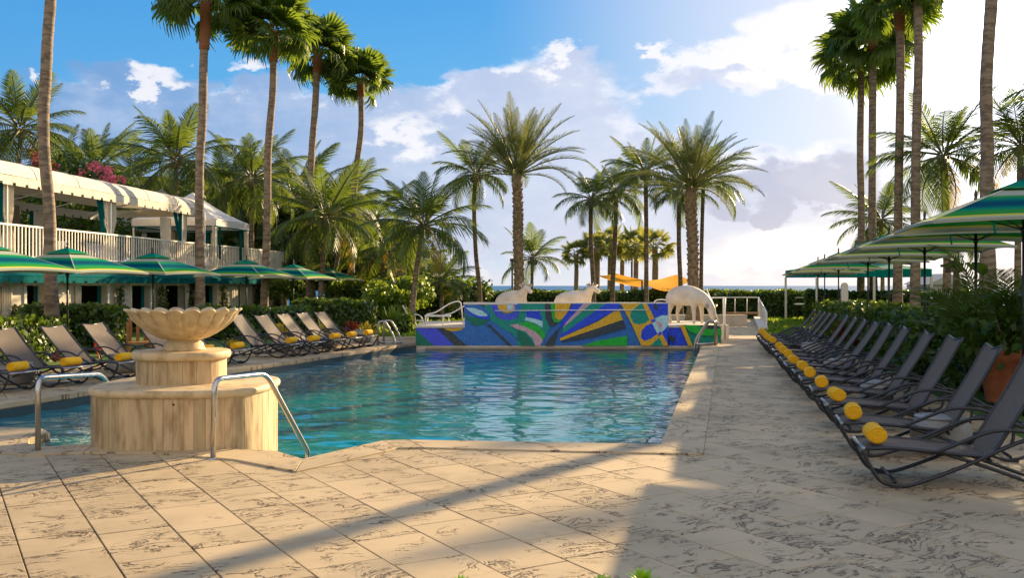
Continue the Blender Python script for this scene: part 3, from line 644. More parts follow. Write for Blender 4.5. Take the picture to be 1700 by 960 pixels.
t = thing('garden_table', 'low pale garden table beside the white lattice chair', 'table', (P(727, 530, 34.5).x, 34.5, 0))
m = MB(); m.box((0, 0, .56), (.9, .6, .05)); m.build('tabletop', 'white_metal', t)
for x in (-.38, .38):
    m = MB(); m.tube([(x, -.22, .54), (x, .22, 0)], .017, 6); m.tube([(x, .22, .54), (x, -.22, 0)], .017, 6); m.build('leg', 'white_metal', t)
# ------------------------------------------------------------ fountain
fx, fy = -3.495, 10.42
ft = thing('fountain', 'tiered travertine fountain with scalloped shell bowl at the near edge of the pool', 'fountain', (fx, fy, 0))
def sup(a, rx, ry, n):
    c, s = math.cos(a), math.sin(a); return (rx*abs(c)**(2/n)*(1 if c > 0 else -1), ry*abs(s)**(2/n)*(1 if s > 0 else -1))
def ringpts(rx, ry, n, N=400):
    pts = [sup(2*PI*k/N, rx, ry, n) for k in range(N+1)]; L = [0]
    for i in range(N): L.append(L[-1]+math.dist(pts[i], pts[i+1]))
    return pts, L
def at_len(pts, L, s):
    s %= L[-1]; i = int(np.searchsorted(L, s, side='right'))-1; i = min(i, len(pts)-2); f = (s-L[i])/(L[i+1]-L[i]+1e-9)
    return (pts[i][0]+(pts[i+1][0]-pts[i][0])*f, pts[i][1]+(pts[i+1][1]-pts[i][1])*f)
def slabs(rx, ry, n, z0, z1, wmin, wmax, rnd, cx=0, cy=0):
    pts, L = ringpts(rx, ry, n); s = 0
    m = MB(); q = [sup(2*PI*k/64, rx-.022, ry-.022, n) for k in range(64)]; m.prism([(a+cx, b+cy) for a, b in q], z0, z1-.002); m.build('core', 'joint', ft)
    while s < L[-1]-.02:
        w_ = rnd.uniform(wmin, wmax); e = min(s+w_, L[-1])
        if L[-1]-e < wmin*.6: e = L[-1]
        out = [at_len(pts, L, s+.0015+(e-s-.003)*k/4) for k in range(5)]
        if e >= L[-1]: out[-1] = pts[-1]
        d = rnd.uniform(-.002, .003); inn = [(p[0]*(1-.04/rx), p[1]*(1-.04/ry)) for p in out]; out = [(p[0]*(1+d/rx), p[1]*(1+d/ry)) for p in out]
        m = MB(); vs = [(p[0]+cx, p[1]+cy, z) for z in (z1, z0) for p in out]+[(p[0]+cx, p[1]+cy, z) for z in (z1, z0) for p in inn]
        fs = [(i, i+5, i+6, i+1) for i in range(4)]+[(10+i, 11+i, 16+i, 15+i) for i in range(4)]+[(i, i+1, 11+i, 10+i) for i in range(4)]+[(0, 10, 15, 5), (4, 9, 19, 14)]
        m.add(vs, fs); m.build('stone_slab', 'stone', ft); s = e
rs = random.Random(3)
slabs(.89, .90, 3.0, -.5, .52, .085, .125, rs)
slabs(.465, .465, 2.1, .60, .86, .12, .18, rs, -.09, .05)
def capring(rx, ry, n, z, h, cx, cy, name, holes=0):
    prof = [(0, h), (.965, h), (.985, h*.93), (1.0, h*.75), (1.005, h*.5), (1.0, h*.25), (.975, .0), (.9, 0)]
    N = 72; m = MB(); vs = []
    for k in range(N):
        for r, zz in prof: x, y = sup(2*PI*k/N, rx*r, ry*r, n); vs.append((x+cx, y+cy, z+zz))
    Lp = len(prof); m.add(vs, [(k*Lp+j, ((k+1) % N)*Lp+j, ((k+1) % N)*Lp+j+1, k*Lp+j+1) for k in range(N) for j in range(Lp-1)], smooth=True); m.build(name, 'stone_bowl', ft)
capring(.915, .925, 3.0, .52, .085, 0, 0, 'lower_cap'); capring(.508, .508, 2.1, .86, .085, -.09, .05, 'upper_cap')
m = MB(); m.lathe([(.001, .945), (.225, .945), (.228, .965), (.21, .985), (.205, 1.02), (.19, 1.035), (.165, 1.05), (.165, 1.075), (.18, 1.085)], 40, (-.07, .05, 0)); m.build('pedestal', 'stone_bowl', ft)
def scal(a, j, r, z):
    u = abs(math.sin(a*10)); bulge = (u**.7)
    f = min(1, max(0, (j-1)/6)) if j < 12 else max(0., .8-(j-12)*.15)
    return r*(1+.10*f*(bulge-.65)), z+(.040*bulge*f if 7 <= j <= 13 else 0)
bp_ = [(r_*.965, z_) for r_, z_ in [(.15, 1.075), (.18, 1.08), (.27, 1.105), (.36, 1.15), (.44, 1.205), (.50, 1.26), (.545, 1.31), (.58, 1.345), (.612, 1.362), (.618, 1.372), (.612, 1.382), (.59, 1.378), (.55, 1.345), (.48, 1.27), (.38, 1.2), (.2, 1.15), (.001, 1.14)]]
m = MB(); m.lathe(bp_, 320, (-.07, .05, -.02), fn=scal); m.build('shell_bowl', 'stone_bowl', ft)
m = MB()
for k in range(20):
    a = 2*PI*k/20; m.tube([(-.07+math.cos(a)*r*.968, .05+math.sin(a)*r*.968, z-.02) for r, z in bp_[2:9]], .004, 5, rad=[.003, .005, .007, .008, .008, .007, .004])
m.build('bowl_ribs', 'stone_bowl', ft)
m = MB(); m.lathe([(.001, .44), (.013, .44)], 8, (0, 0, 0)); 
m = MB(); m.tube([(.15, -.905, .47), (.15, -.875, .47)], .012, 8); m.build('spout_hole', 'joint', ft)
# ------------------------------------------------------------ loungers
def make_lounger(label, loc, rz, backa, group):
    t = thing('sun_lounger', label, 'sun lounger', loc, rz, group); Wd = .30; BL = .92
    hx, hz = .99, .275; ca, sa = math.cos(backa), math.sin(backa)
    seat = smooth_path([(.05, 0, .31), (.23, 0, .322), (.5, 0, .308), (.78, 0, .285), (hx, 0, hz)], 3)
    back = smooth_path([(hx+.01, 0, hz+.005), (hx+.3*ca, 0, hz+.3*sa-.015), (hx+.6*ca, 0, hz+.6*sa-.015), (hx+BL*ca-.01, 0, hz+BL*sa)], 3)
    def sling(path, nm):
        m = MB(); vs = []; n = len(path)
        for p in path:
            for k in range(5): f = -1+.5*k; vs.append((p[0], f*(Wd-.012), p[2]-.018*(1-f*f)))
        vs2 = [(a, b, c-.006) for a, b, c in vs]; N = len(vs)
        fs = [(i*5+k, (i+1)*5+k, (i+1)*5+k+1, i*5+k+1) for i in range(n-1) for k in range(4)]
        m.add(vs+vs2, fs+[tuple(j+N for j in reversed(f)) for f in fs], smooth=True); m.build(nm, 'sling', t)
    sling(seat, 'seat_sling'); sling(back, 'back_sling')
    for s in (-1, 1):
        m = MB(); m.tube([(p[0], s*Wd, p[2]) for p in seat], .016, 7); m.build('seat_rail', 'frame', t)
        m = MB(); m.tube([(p[0], s*Wd, p[2]) for p in back], .016, 7); m.build('back_rail', 'frame', t)
        q = smooth_path([(.02, s*.315, .30), (.055, s*.315, .21), (.15, s*.315, .06), (.27, s*.315, .022), (.41, s*.315, .035), (.78, s*.315, .19), (1.1, s*.33, .36), (1.3, s*.34, .44), (1.48, s*.34, .44), (1.65, s*.33, .35), (1.7, s*.33, .29)], 4)
        m = MB(); m.tube(q, .017, 7); m.build('side_frame', 'frame', t)
        m = MB(); m.tube(smooth_path([(.66, s*.29, .285), (1.0, s*.29, .18), (1.42, s*.29, .035), (1.54, s*.29, .025), (1.67, s*.29, .08), (1.7, s*.31, .29)], 4), .016, 7); m.build('rear_leg', 'frame', t)
        m = MB(); m.tube(smooth_path([(.57, s*.335, .30), (.78, s*.345, .40), (1.0, s*.35, .49), (1.24, s*.345, .49), (1.42, s*.33, .43)], 3), .016, 7); m.build('armrest', 'frame', t)
        for x, y in ((.28, .315), (1.54, .29)):
            m = MB(); m.box((x, s*y, .011), (.10, .044, .022)); m.build('foot_pad', 'frame', t)
    for x, z in ((.03, .308), (hx, hz-.03), (.27, .05), (1.52, .05)):
        m = MB(); m.tube([(x, -.30, z), (x, .30, z)], .015, 7); m.build('cross_bar', 'steel_dull' if x < .1 else 'frame', t)
    m = MB(); m.tube([(hx+BL*ca, -.30, hz+BL*sa), (hx+BL*ca-.015, 0, hz+BL*sa-.03), (hx+BL*ca, .30, hz+BL*sa)], .013, 6); m.build('head_bar', 'frame', t)
    return reg(t)
def make_towel(label, loc, rz, group):
    t = thing('rolled_towel', label, 'towel', loc, rz, group); r = .076; L = .33
    m = MB(); N = 26
    for (r_, sft) in ((r, 0),):
        prof = [(.001, -L/2-.002), (r*.5, -L/2-.003), (r*.85, -L/2), (r*.98, -L/2+.012), (r, -L/2+.04), (r*1.015, 0), (r, L/2-.04), (r*.98, L/2-.012), (r*.85, L/2), (r*.5, L/2+.003), (.001, L/2+.002)]
        vs = []
        for k in range(N):
            a = 2*PI*k/N
            for rr_, zz in prof: vs.append((math.cos(a)*rr_*1.08, zz, r+math.sin(a)*rr_*.94))
        Lp = len(prof); m.add(vs, [(k*Lp+j, k*Lp+j+1, ((k+1) % N)*Lp+j+1, ((k+1) % N)*Lp+j) for k in range(N) for j in range(Lp-1)], smooth=True)
    m.build('roll', 'towel', t)
    for s in (-1, 1):
        m = MB(); pts = []
        for k in range(46): a = k*.33; q = .012+r*.85*k/46; pts.append((math.cos(a)*q*1.06, s*(L/2+.003), r+math.sin(a)*q*.93))
        m.tube(pts, .0042, 5); m.build('spiral_edge', 'towel', t)
    m = MB(); m.tube([(r*1.0, -L/2+.01, r*1.35), (r*1.0, L/2-.01, r*1.35)], .005, 6); m.build('towel_hem', 'towel', t)
    return reg(t)
def make_drum(label, loc, group):
    t = thing('drum_table', label, 'side table', loc, 0, group)
    m = MB(); m.lathe([(.001, 0), (.19, 0), (.25, .05), (.285, .14), (.285, .22), (.25, .31), (.235, .335), (.23, .34)], 32); m.build('base', 'drum', t)
    m = MB(); m.lathe([(.23, .335), (.245, .342), (.248, .352), (.24, .36), (.001, .362)], 32); m.build('tabletop', 'drum', t)
    return reg(t)
ordn = ['first', 'second', 'third', 'fourth', 'fifth', 'sixth', 'seventh', 'eighth', 'ninth', 'tenth', 'eleventh', 'twelfth', 'thirteenth', 'fourteenth', 'fifteenth']
TWR = [(1452, 722), (1416, 685), (1388.5, 656.6), (1363.7, 635.4), (1344.4, 619.6), (1332, 608.4), (1317, 598), (1308.4, 588.5), (1300, 582), (1294, 575.4), (1282.7, 565.6), (1276.5, 562), (1272, 558.5), (1269, 554.7), (1264.4, 551)]
GR = 'sun loungers in the right row'; GRT = 'rolled yellow towels on the right row of loungers'
lg = None; tw = None; aR = math.radians(-12.5)
for i, (px, py) in enumerate(TWR):
    p = G(px, py, .385); d = Vector((math.cos(aR), math.sin(aR), 0)); foot = Vector((p.x, p.y, 0))-d*.16
    lab = 'dark sling sun lounger in the right row, ' + ('nearest the camera' if i == 0 else 'farthest from the camera by the lawn' if i == 14 else ordn[i]+' from the near end')
    lt = 'rolled yellow towel on the right row, lying on the ' + ('nearest lounger' if i == 0 else 'farthest lounger' if i == 14 else ordn[i]+' lounger from the near end')
    jz = aR+random.Random(i).uniform(-.03, .03)
    if i in (0, 3, 6, 10): lg = make_lounger(lab, foot, jz, math.radians({0: 60, 3: 58, 6: 55, 10: 51}[i]), GR); dupd = False
    else: dupd = True
    if tw is None: tw = make_towel(lt, (p.x, p.y, .322), aR+PI, GRT)
    else: dup(tw, (p.x, p.y, .322), aR+PI+random.Random(i).uniform(-.1, .1), lt, GRT)
    if dupd: dup(lg, foot, jz, lab, GR)
TWL = [(30, 610), (118, 602), (205, 594), (263, 586), (343, 580), (394, 575), (484, 566), (521, 563), (556, 559), (584, 556), (611, 553)]
GL = 'sun loungers in the left row'; GLT = 'rolled yellow towels on the left row of loungers'
aL = math.radians(180-17)
lgl = None
for i, (px, py) in enumerate(TWL):
    p = G(px, py, .385); p.z = 0; d = Vector((math.cos(aL), math.sin(aL), 0)); foot = p-d*.16
    lab = 'dark sling sun lounger in the left row, ' + ('leftmost, cut by the photo edge' if i == 0 else 'rightmost, by the pool ladder' if i == 10 else ordn[i]+' from the left')
    lt = 'rolled yellow towel on the left row, lying on the ' + ('leftmost lounger' if i == 0 else 'rightmost lounger by the ladder' if i == 10 else ordn[i]+' lounger from the left')
    jz = aL+random.Random(i+50).uniform(-.04, .04)
    if i in (0, 4, 7): lgl = make_lounger(lab, foot, jz, math.radians({0: 45, 4: 49, 7: 46}[i]), GL)
    else: dup(lgl, foot, jz, lab, GL)
    dup(tw, (p.x, p.y, .322), aL+random.Random(i).uniform(-.12, .12), lt, GLT)
dr = None
for k, (px, py, lab) in enumerate([(1562, 745, 'round grey drum table between the two nearest right loungers'), (1462, 672, 'round grey drum table beside the third lounger of the right row'), (1392, 625, 'round grey drum table in the middle of the right row'), (1350, 590, 'round grey drum table beside the ninth lounger of the right row'), (1325, 572, 'round grey drum table near the far end of the right row'),
      (28, 632, 'round grey drum table between the two leftmost left loungers'), (205, 613, 'round grey drum table under the third left lounger, left of the fountain bowl'), (472, 578, 'round grey drum table right of the fountain in the left row'), (547, 571, 'round grey drum table among the far left loungers'), (601, 563, 'round grey drum table at the right end of the left row')]):
    p = G(px, py+6)
    if dr is None: dr = make_drum(lab, p, 'round drum side tables')
    else: dup(dr, p, 0, lab, 'round drum side tables')
# ------------------------------------------------------------ umbrellas
def make_umbrella(label, loc, rz, s, rim, apex, group, strap=True):
    t = thing('patio_umbrella', label, 'umbrella', loc, rz, group); h = s/2; dr_ = apex-rim
    def cz(t_, v): return apex-.06-(dr_-.06)*(t_**1.05)+(.045*(1-v*v))*t_**2
    m = MB(); NT_, NS = 14, 10
    for q in range(4):
        R = Matrix.Rotation(q*PI/2, 3, 'Z'); vs = []; uv = []
        for i in range(NT_+1):
            t_ = .16+.84*i/NT_
            for k in range(NS+1):
                v = -1+2*k/NS; p = R@Vector((h*t_*(1-.04*(1-v*v)*t_), h*t_*v, 0)); vs.append((p.x, p.y, cz(t_, v))); uv.append((k/NS, t_))
        m.add(vs, [(i*(NS+1)+k, (i+1)*(NS+1)+k, (i+1)*(NS+1)+k+1, i*(NS+1)+k+1) for i in range(NT_) for k in range(NS)], uv, smooth=False)
        e = NT_*(NS+1); vv = [vs[e+k] for k in range(NS+1)]; m.add(vv+[(a*.995, b*.995, c-.035) for a, b, c in vv], [(k, k+NS+1, k+NS+2, k+1) for k in range(NS)], [(0, 1.)]*(2*NS+2))
    m.build('canopy', 'umb', t)
    m = MB()
    for q in range(4):
        R = Matrix.Rotation(q*PI/2, 3, 'Z'); vs = []; uv = []
        for i in range(5):
            t_ = .25*i/4
            for k in range(5):
                v = -1+.5*k; p = R@Vector((h*t_*1.1, h*t_*1.1*v, 0)); vs.append((p.x, p.y, apex-.015-.97*dr_*t_)); uv.append((k/4, t_))
        m.add(vs, [(i*5+k, (i+1)*5+k, (i+1)*5+k+1, i*5+k+1) for i in range(4) for k in range(4)], uv)
    m.build('vent_cap', 'umb', t)
    m = MB()
    for q in range(4):
        a = q*PI/2+PI/4; m.tube([(math.cos(a)*h*1.414*u, math.sin(a)*h*1.414*u, cz(u, 1)+.004) for u in (.16, .4, .7, 1.)], .007, 4)
    m.build('canopy_seam', 'canvas', t)
    m = MB(); m.tube([(0, 0, -.3), (0, 0, apex-.05)], .024, 10); m.build('pole', 'pole', t)
    m = MB(); m.lathe([(.03, 0), (.035, .03), (.018, .05), (.03, .09), (.022, .14), (.001, .19)], 10, (0, 0, apex-.03)); m.build('finial', 'box_brown', t)
    for q in range(4):
        a = q*PI/2+PI/4; rr_ = h*1.41
        m = MB(); m.tube([(math.cos(a)*rr_*u, math.sin(a)*rr_*u, cz(max(u, .02), 1)-.03) for u in (.03, .3, .6, .985)], .011, 5); m.build('rib', 'pole', t)
        m = MB(); m.tube([(0, 0, rim-.05), (math.cos(a)*rr_*.5, math.sin(a)*rr_*.5, cz(.5, 1)-.04)], .009, 5); m.build('strut', 'pole', t)
    m = MB(); m.lathe([(.026, -.04), (.04, -.03), (.04, .03), (.026, .04)], 10, (0, 0, rim-.05)); m.build('runner_hub', 'pole', t)
    if strap: m = MB(); m.tube([(-h*.5, -h*.9, cz(.9, .55)-.02), (-h*.47, -h*.88, cz(.9, .55)-.24)], .012, 5); m.build('tie_strap', 'tent_teal', t)
    return reg(t)
ug = 'striped umbrellas over the right loungers'
ur = make_umbrella('green striped umbrella in the right row, nearest and cut by the right edge', ((1700-850)*12.5/F, 12.5, 0), aR, 2.75, 2.42, 3.05, ug)
for k, (px, D) in enumerate([(1620, 15.55), (1535, 19.5), (1476, 23.7), (1441, 27.1), (1392, 34), (1369, 38.7), (1358, 41.3)]):
    dup(ur, ((px-850)*D/F, D, -(D-15.5)*.012), aR+random.Random(k).uniform(-.03, .03), 'green striped umbrella in the right row, '+('farthest, by the lawn' if k == 6 else ordn[k+1]+' from the near end'), ug)
ug = 'striped umbrellas over the left loungers'; aU = math.radians(-15)
ul = make_umbrella('green striped umbrella in the left row, second from the left, before the balcony', (P(112, 0, 22).x, 22, 0), aU, 2.5, 1.94, 2.53, ug, False)
for px, D, lab, dz in [(-22, 19.5, 'leftmost, cut by the edge', 0), (254, 25.5, 'third from the left, above the fountain bowl', 0), (409, 33, 'fourth from the left', .02), (487, 38, 'second from the right', -.02), (543, 43, 'rightmost, in front of the palms', -.06)]:
    dup(ul, (P(px, 0, D).x, D, dz), aU, 'green striped umbrella in the left row, '+lab, ug)
# ------------------------------------------------------------ cabana building
SL = .103; fn_ = Vector((SL, 1, 0)).normalized(); fo = Vector((fn_.y, -fn_.x, 0))
def fY(px): return -16.95/((px-850)/F-SL)
B0 = Vector((SL*26.7-16.95, 26.7, 0)); RZF = -math.atan(SL)
bd = thing('cabana_building', 'two storey cabana building with canvas roof, white balcony and teal awning', 'building', B0, RZF)
# local frame: y along facade (away), x toward the pool
def ly(Y): return (Y-26.7)/fn_.y
def bpx(px): return ly(fY(px))
y0, y1 = ly(19), ly(51.5); yr = ly(39.6)
m = MB(); m.box((-2.1, (y0+y1)/2, 2.25), (4.6, y1-y0, .24)); m.build('balcony_floor', 'slab', bd)
m = MB(); m.box((.23, (y0+y1)/2, 2.24), (.06, y1-y0+.1, .30)); m.build('slab_edge', 'canvas', bd)
# canvas roof
prof = [(.18, 4.74), (.10, 4.95), (-.04, 5.10), (-.3, 5.19), (-2.1, 5.52), (-3.3, 5.25), (-4.0, 4.9)]
m = MB(); ys = [y0+(yr-y0)*k/18 for k in range(19)]; n = len(prof)
vs = [(x, y, z) for y in ys for x, z in prof]; vs += [(x, y, z-.03) for y in ys for x, z in prof]; N = len(ys)*n
fs = [(i*n+j, i*n+j+1, (i+1)*n+j+1, (i+1)*n+j) for i in range(18) for j in range(n-1)]
m.add(vs, fs+[tuple(N+a for a in reversed(f)) for f in fs]+[tuple(18*n+j for j in range(n))], smooth=False); m.build('canvas_roof', 'canvas', bd)
m = MB()
for y in ys[::2]: m.tube([(x+.008, y, z+.008) for x, z in prof[:5]], .009, 5)
m.build('roof_seam', 'canvas_white', bd)
m = MB(); m.tube([(.19, y0, 4.73), (.19, yr, 4.73)], .012, 5); m.build('roof_piping', 'pole', bd)
def valance(ya, yb, x, zt, zb, tabw, mt, name, along='y'):
    m = MB(); y = ya; k = 0; h = (zt-zb)
    while y < yb-.01:
        e = min(y+tabw, yb); b = zb if k % 2 == 0 else zb+h*.28
        w_ = tabw*(1.45 if k % 2 == 0 else .5); e = min(y+w_, yb)
        if along == 'y': m.box((x+.004*math.sin(k*2.1), (y+e)/2, (zt+b)/2), (.012, e-y+.002, zt-b))
        else: m.box(((y+e)/2, x, (zt+b)/2), (e-y+.002, .012, zt-b))
        y = e; k += 1
    return m.build(name, mt, bd)
valance(y0, yr, .19, 4.73, 4.46, .30, 'canvas', 'roof_valance')
m = MB(); m.box((-2, yr, 4.62), (4.1, .03, .3)); m.build('end_valance', 'canvas', bd)
valance(y0, yr, -3.9, 4.6, 4.3, .30, 'canvas_white', 'rear_valance')
m = MB(); m.box((-3.85, (y0+bpx(192)+.5)/2, 3.4), (.06, bpx(192)+.5-y0, 2.1)); m.build('back_wall', 'inner_wall', bd)
m = MB()
for y in [bpx(12), (bpx(12)+bpx(181))/2, bpx(181), (bpx(181)+bpx(300))/2, bpx(300), yr-.1]:
    m.tube([(.1, y, 4.6), (-1.8, y, 4.95), (-3.8, y, 4.5)], .025, 5)
m.tube([(-1.9, y0, 4.95), (-1.9, yr, 4.95)], .025, 5); m.tube([(.1, y0, 4.6), (.1, yr, 4.6)], .03, 5); m.build('roof_frame', 'white_metal', bd)
def curtain(par, x, ya, yb, zt, zb, mt, tie=None, lean=0., folds=7, name='curtain', along='y', flare=.15):
    m = MB(); nk = folds*4; nz = 10; vs = []
    for i in range(nz+1):
        f = i/nz; z = zt+(zb-zt)*f; c = (ya+yb)/2+lean*f; hw = (yb-ya)/2
        if tie is not None:
            d = abs(f-tie); hw *= 1-(.45*math.exp(-(d/.12)**2)); hw *= 1+(flare*2 if f > tie else 0)*min(1, (f-tie)/.3)
        for k in range(nk+1):
            u = -1+2*k/nk; a = c+u*hw; b = .045*math.sin(k/nk*folds*2*PI)*(1-.3*f)
            vs.append((x+b, a, z) if along == 'y' else (a, x+b, z))
    m.add(vs, [(i*(nk+1)+k, (i+1)*(nk+1)+k, (i+1)*(nk+1)+k+1, i*(nk+1)+k+1) for i in range(nz) for k in range(nk)], smooth=True); return m.build(name, mt, par)
CT, CB = 4.5, 2.38
for pa, pb in ((2, 22), (171, 192), (301, 309)): curtain(bd, .02, bpx(pa), bpx(pb), CT, CB, 'curtain', .53)
for pa, pb, ln in ((-3, 3, 0), (159, 170, .35), (287, 292, .5), (295, 301, .1)): curtain(bd, .02, bpx(pa), bpx(pb), CT, CB+.9, 'curtain_teal', lean=ln, folds=3, name='teal_drape')
curtain(bd, -3.7, bpx(40), bpx(58), 4.35, CB, 'curtain', folds=6); curtain(bd, -3.7, bpx(58), bpx(62), 4.35, CB, 'curtain_teal', folds=2, name='teal_drape')
curtain(bd, -3.68, bpx(118), bpx(134), 4.3, CB+.6, 'curtain_teal', lean=-1.6, folds=3, name='teal_drape')
curtain(bd, -.1, bpx(270), bpx(288), CT-.25, CB, 'curtain', .6, folds=6)
curtain(bd, -3.6, bpx(215), bpx(232), 4.3, CB, 'curtain', folds=6); curtain(bd, -3.58, bpx(210), bpx(215), 4.3, CB, 'curtain_teal', folds=2, name='teal_drape')
for pa in (192, 238, 258):
    m = MB(); m.box((-1.9, bpx(pa), 2.75), (.08, .75, .85)); m.build('cabinet_panel', 'canvas_white', bd)
for px in (8, 181, 300, 338):
    m = MB(); m.tube([(.06, bpx(px), 2.36), (.06, bpx(px), 4.7)], .03, 6); m.build('post', 'white_metal', bd)
# balcony railing
rl = MB(); rl.box((.2, (y0+ly(50.2))/2, 3.35), (.07, ly(50.2)-y0, .05)); rl.box((.2, (y0+ly(50.2))/2, 2.47), (.04, ly(50.2)-y0, .035)); rl.box((-.9, ly(50.2), 3.35), (2.2, .07, .05)); rl.box((-.9, ly(50.2), 2.47), (2.2, .04, .035))
rail = rl.build('balcony_railing', 'white_metal', bd)
bm = MB(); bm.box((0, 0, 0), (.03, .03, .87)); bme = bm.mesh('baluster', 'white_metal'); yy = ly(22)
while yy < ly(50.2):
    o = link('baluster', bme, rail); o.location = (.2, yy, 2.91); yy += .17
xx = .1
while xx > -2:
    o = link('baluster', bme, rail); o.location = (xx, ly(50.2), 2.91); xx -= .17
# ground floor: pilasters, lintel, dark rooms
ops = [(-30, -8), (42, 72), (130, 177), (217, 248), (273, 307), (338, 360), (376, 415)]
zb0 = -.5; m = MB(); prev = ly(19)
for k, (a, b) in enumerate(ops):
    ya, yb = bpx(a), bpx(b); m.box((-.15, (prev+ya)/2, (1.65+zb0)/2), (.3, ya-prev, 1.65-zb0)); prev = yb
m.box((-.15, (prev+ly(49.5))/2, (1.65+zb0)/2), (.3, ly(49.5)-prev, 1.65-zb0)); m.box((-.15, (ly(19)+ly(49.5))/2, 1.89), (.3, ly(49.5)-ly(19), .476)); m.box((-2.1, ly(49.6), .8), (4.2, .2, 2.6)); m.build('facade_wall', 'white_wall', bd)
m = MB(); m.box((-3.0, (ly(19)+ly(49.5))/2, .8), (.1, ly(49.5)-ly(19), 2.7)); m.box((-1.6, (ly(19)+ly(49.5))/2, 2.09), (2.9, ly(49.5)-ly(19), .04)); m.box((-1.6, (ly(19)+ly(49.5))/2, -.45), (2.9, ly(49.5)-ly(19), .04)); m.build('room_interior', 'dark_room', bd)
for a, b in ops:
    m = MB(); ya, yb = bpx(a), bpx(b); m.box((.02, (ya+yb)/2, 1.69), (.07, yb-ya+.35, .09)); m.build('lintel', 'rim_white', bd)
    m = MB()
    for y in (ya-.06, yb+.06): m.box((.02, y, .6), (.06, .12, 2.1))
    m.build('door_frame', 'rim_white', bd)
# teal awning strip
m = MB(); m.box((.34, (ly(19)+ly(47))/2, 2.03), (.5, ly(47)-ly(19), .03), ry=.5); m.build('awning', 'teal', bd); valance(ly(19), ly(47), .55, 1.93, 1.72, .34, 'teal', 'awning_valance')
for a, b, kk in ((42, 47, 0), (171, 177, 1), (217, 222, 0), (243, 248, 1), (273, 277, 0), (355, 360, 1), (68, 72, 1)):
    curtain(bd, -.2, bpx(a), bpx(b), 1.62, zb0, 'curtain_teal', folds=2, name='teal_drape')
for a, b in ((0, 16), (122, 132), (200, 216), (305, 311), (369, 374), (376, 394), (396, 414), (436, 446)):
    curtain(bd, .06, bpx(a), bpx(b), 1.62, zb0, 'curtain', .5 if b-a < 12 else None, folds=4)
# wooden chairs and tables on the balcony
t = thing('balcony_chair', 'yellow wooden chair on the balcony behind the railing near its right end', 'chair', B0+fn_*bpx(412)-fo*.9+Vector((0, 0, 2.37)), RZF+2.2)
m = MB(); m.box((0, 0, .42), (.45, .45, .04)); m.build('seat', 'wood', t)
m = MB(); m.box((-.22, 0, .75), (.04, .45, .5)); m.build('backrest', 'wood', t)
for x in (-.2, .2):
    for y in (-.2, .2): m = MB(); m.box((x, y, .2), (.04, .04, .4)); m.build('leg', 'wood', t)
t = thing('balcony_sofa', 'pale cushioned daybed on the balcony behind the railing, in the open corner', 'daybed', B0+fn_*bpx(380)-fo*1.2+Vector((0, 0, 2.37)), RZF)
m = MB(); m.box((0, 0, .25), (.8, 1.6, .3)); m.build('base', 'canvas_white', t); m = MB(); m.box((0, 0, .46), (.78, 1.55, .14)); m.build('cushion', 'canvas', t)
# pyramid tents
def tent(label, cx, cy, h, ze, zp):
    t = thing('pyramid_tent', label, 'tent', (cx, cy, 2.37), RZF)
    z0_, zp_ = ze-2.37, zp-2.37; c = [(-h, -h), (h, -h), (h, h), (-h, h)]
    m = MB(); N = 6; 
    for q in range(4):
        a, b = Vector((*c[q], z0_)), Vector((*c[(q+1) % 4], z0_)); p = Vector((0, 0, zp_)); vs = []
        for i in range(N+1):
            f = i/N; l = a.lerp(p, f); r = b.lerp(p, f); sg = -.12*math.sin(f*PI); vs += [l+Vector((0, 0, sg)), r+Vector((0, 0, sg))]
        m.add(vs, [(2*i, 2*i+1, 2*i+3, 2*i+2) for i in range(N)])
    m.build('tent_roof', 'canvas_white', t)
    m = MB()
    for q in range(4):
        a, b = c[q], c[(q+1) % 4]; m.box(((a[0]+b[0])/2, (a[1]+b[1])/2, z0_-.14), (abs(a[0]-b[0])+.02, abs(a[1]-b[1])+.02, .30))
    m.build('valance', 'canvas_white', t)
    m = MB()
    for q in range(4):
        a, b = c[q], c[(q+1) % 4]; m.box(((a[0]+b[0])/2*.985, (a[1]+b[1])/2*.985, z0_-.31), (abs(a[0]-b[0])+.03, abs(a[1]-b[1])+.03, .05))
    m.build('dark_trim', 'curtain_teal', t)
    for (a, b) in c: m = MB(); m.box((a*.97, b*.97, (z0_-.3)/2), (.06, .06, z0_-.3)); m.build('post', 'white_metal', t)
    for (a, b) in ((h, -h), (h, h), (-h, h)):
        curtain(t, a*.95, b*.95-.28, b*.95+.28, z0_-.3, 0.03, 'curtain', .6, folds=4); curtain(t, a*.93, b*.93-.1*b/h-.5*(1 if b > 0 else -1)-.08, b*.93-.5*(1 if b > 0 else -1)+.12, z0_-.3, .4, 'curtain_teal', folds=2, name='teal_drape')
    return t
tent('right one of two white pyramid tents on the balcony, whole side in view', -14.05, 42.4, 1.85, 4.45, 5.75)
tent('white pyramid tent peak showing above the canvas roof, left of the other tent', -16.9, 46.5, 1.9, 4.6, 6.35)
# stairs rail
o = P(462, 500, 52); t = thing('stair_railing', 'white slanting stair railing beside the right end of the cabana building', 'railing', (o.x, o.y, -.5))
oo = Vector((o.x, o.y, -.5))
for dz in (0, .45): m = MB(); m.tube([P(458, 496, 52)-oo-Vector((0, 0, dz)), P(484, 524, 50)-oo-Vector((0, 0, dz))], .03, 6); m.build('rail', 'white_metal', t)
for k in range(6): f = k/5; a = P(458+26*f, 496+28*f, 52-2*f)-oo; m = MB(); m.tube([a, a-Vector((0, 0, .9))], .018, 5); m.build('baluster', 'white_metal', t)
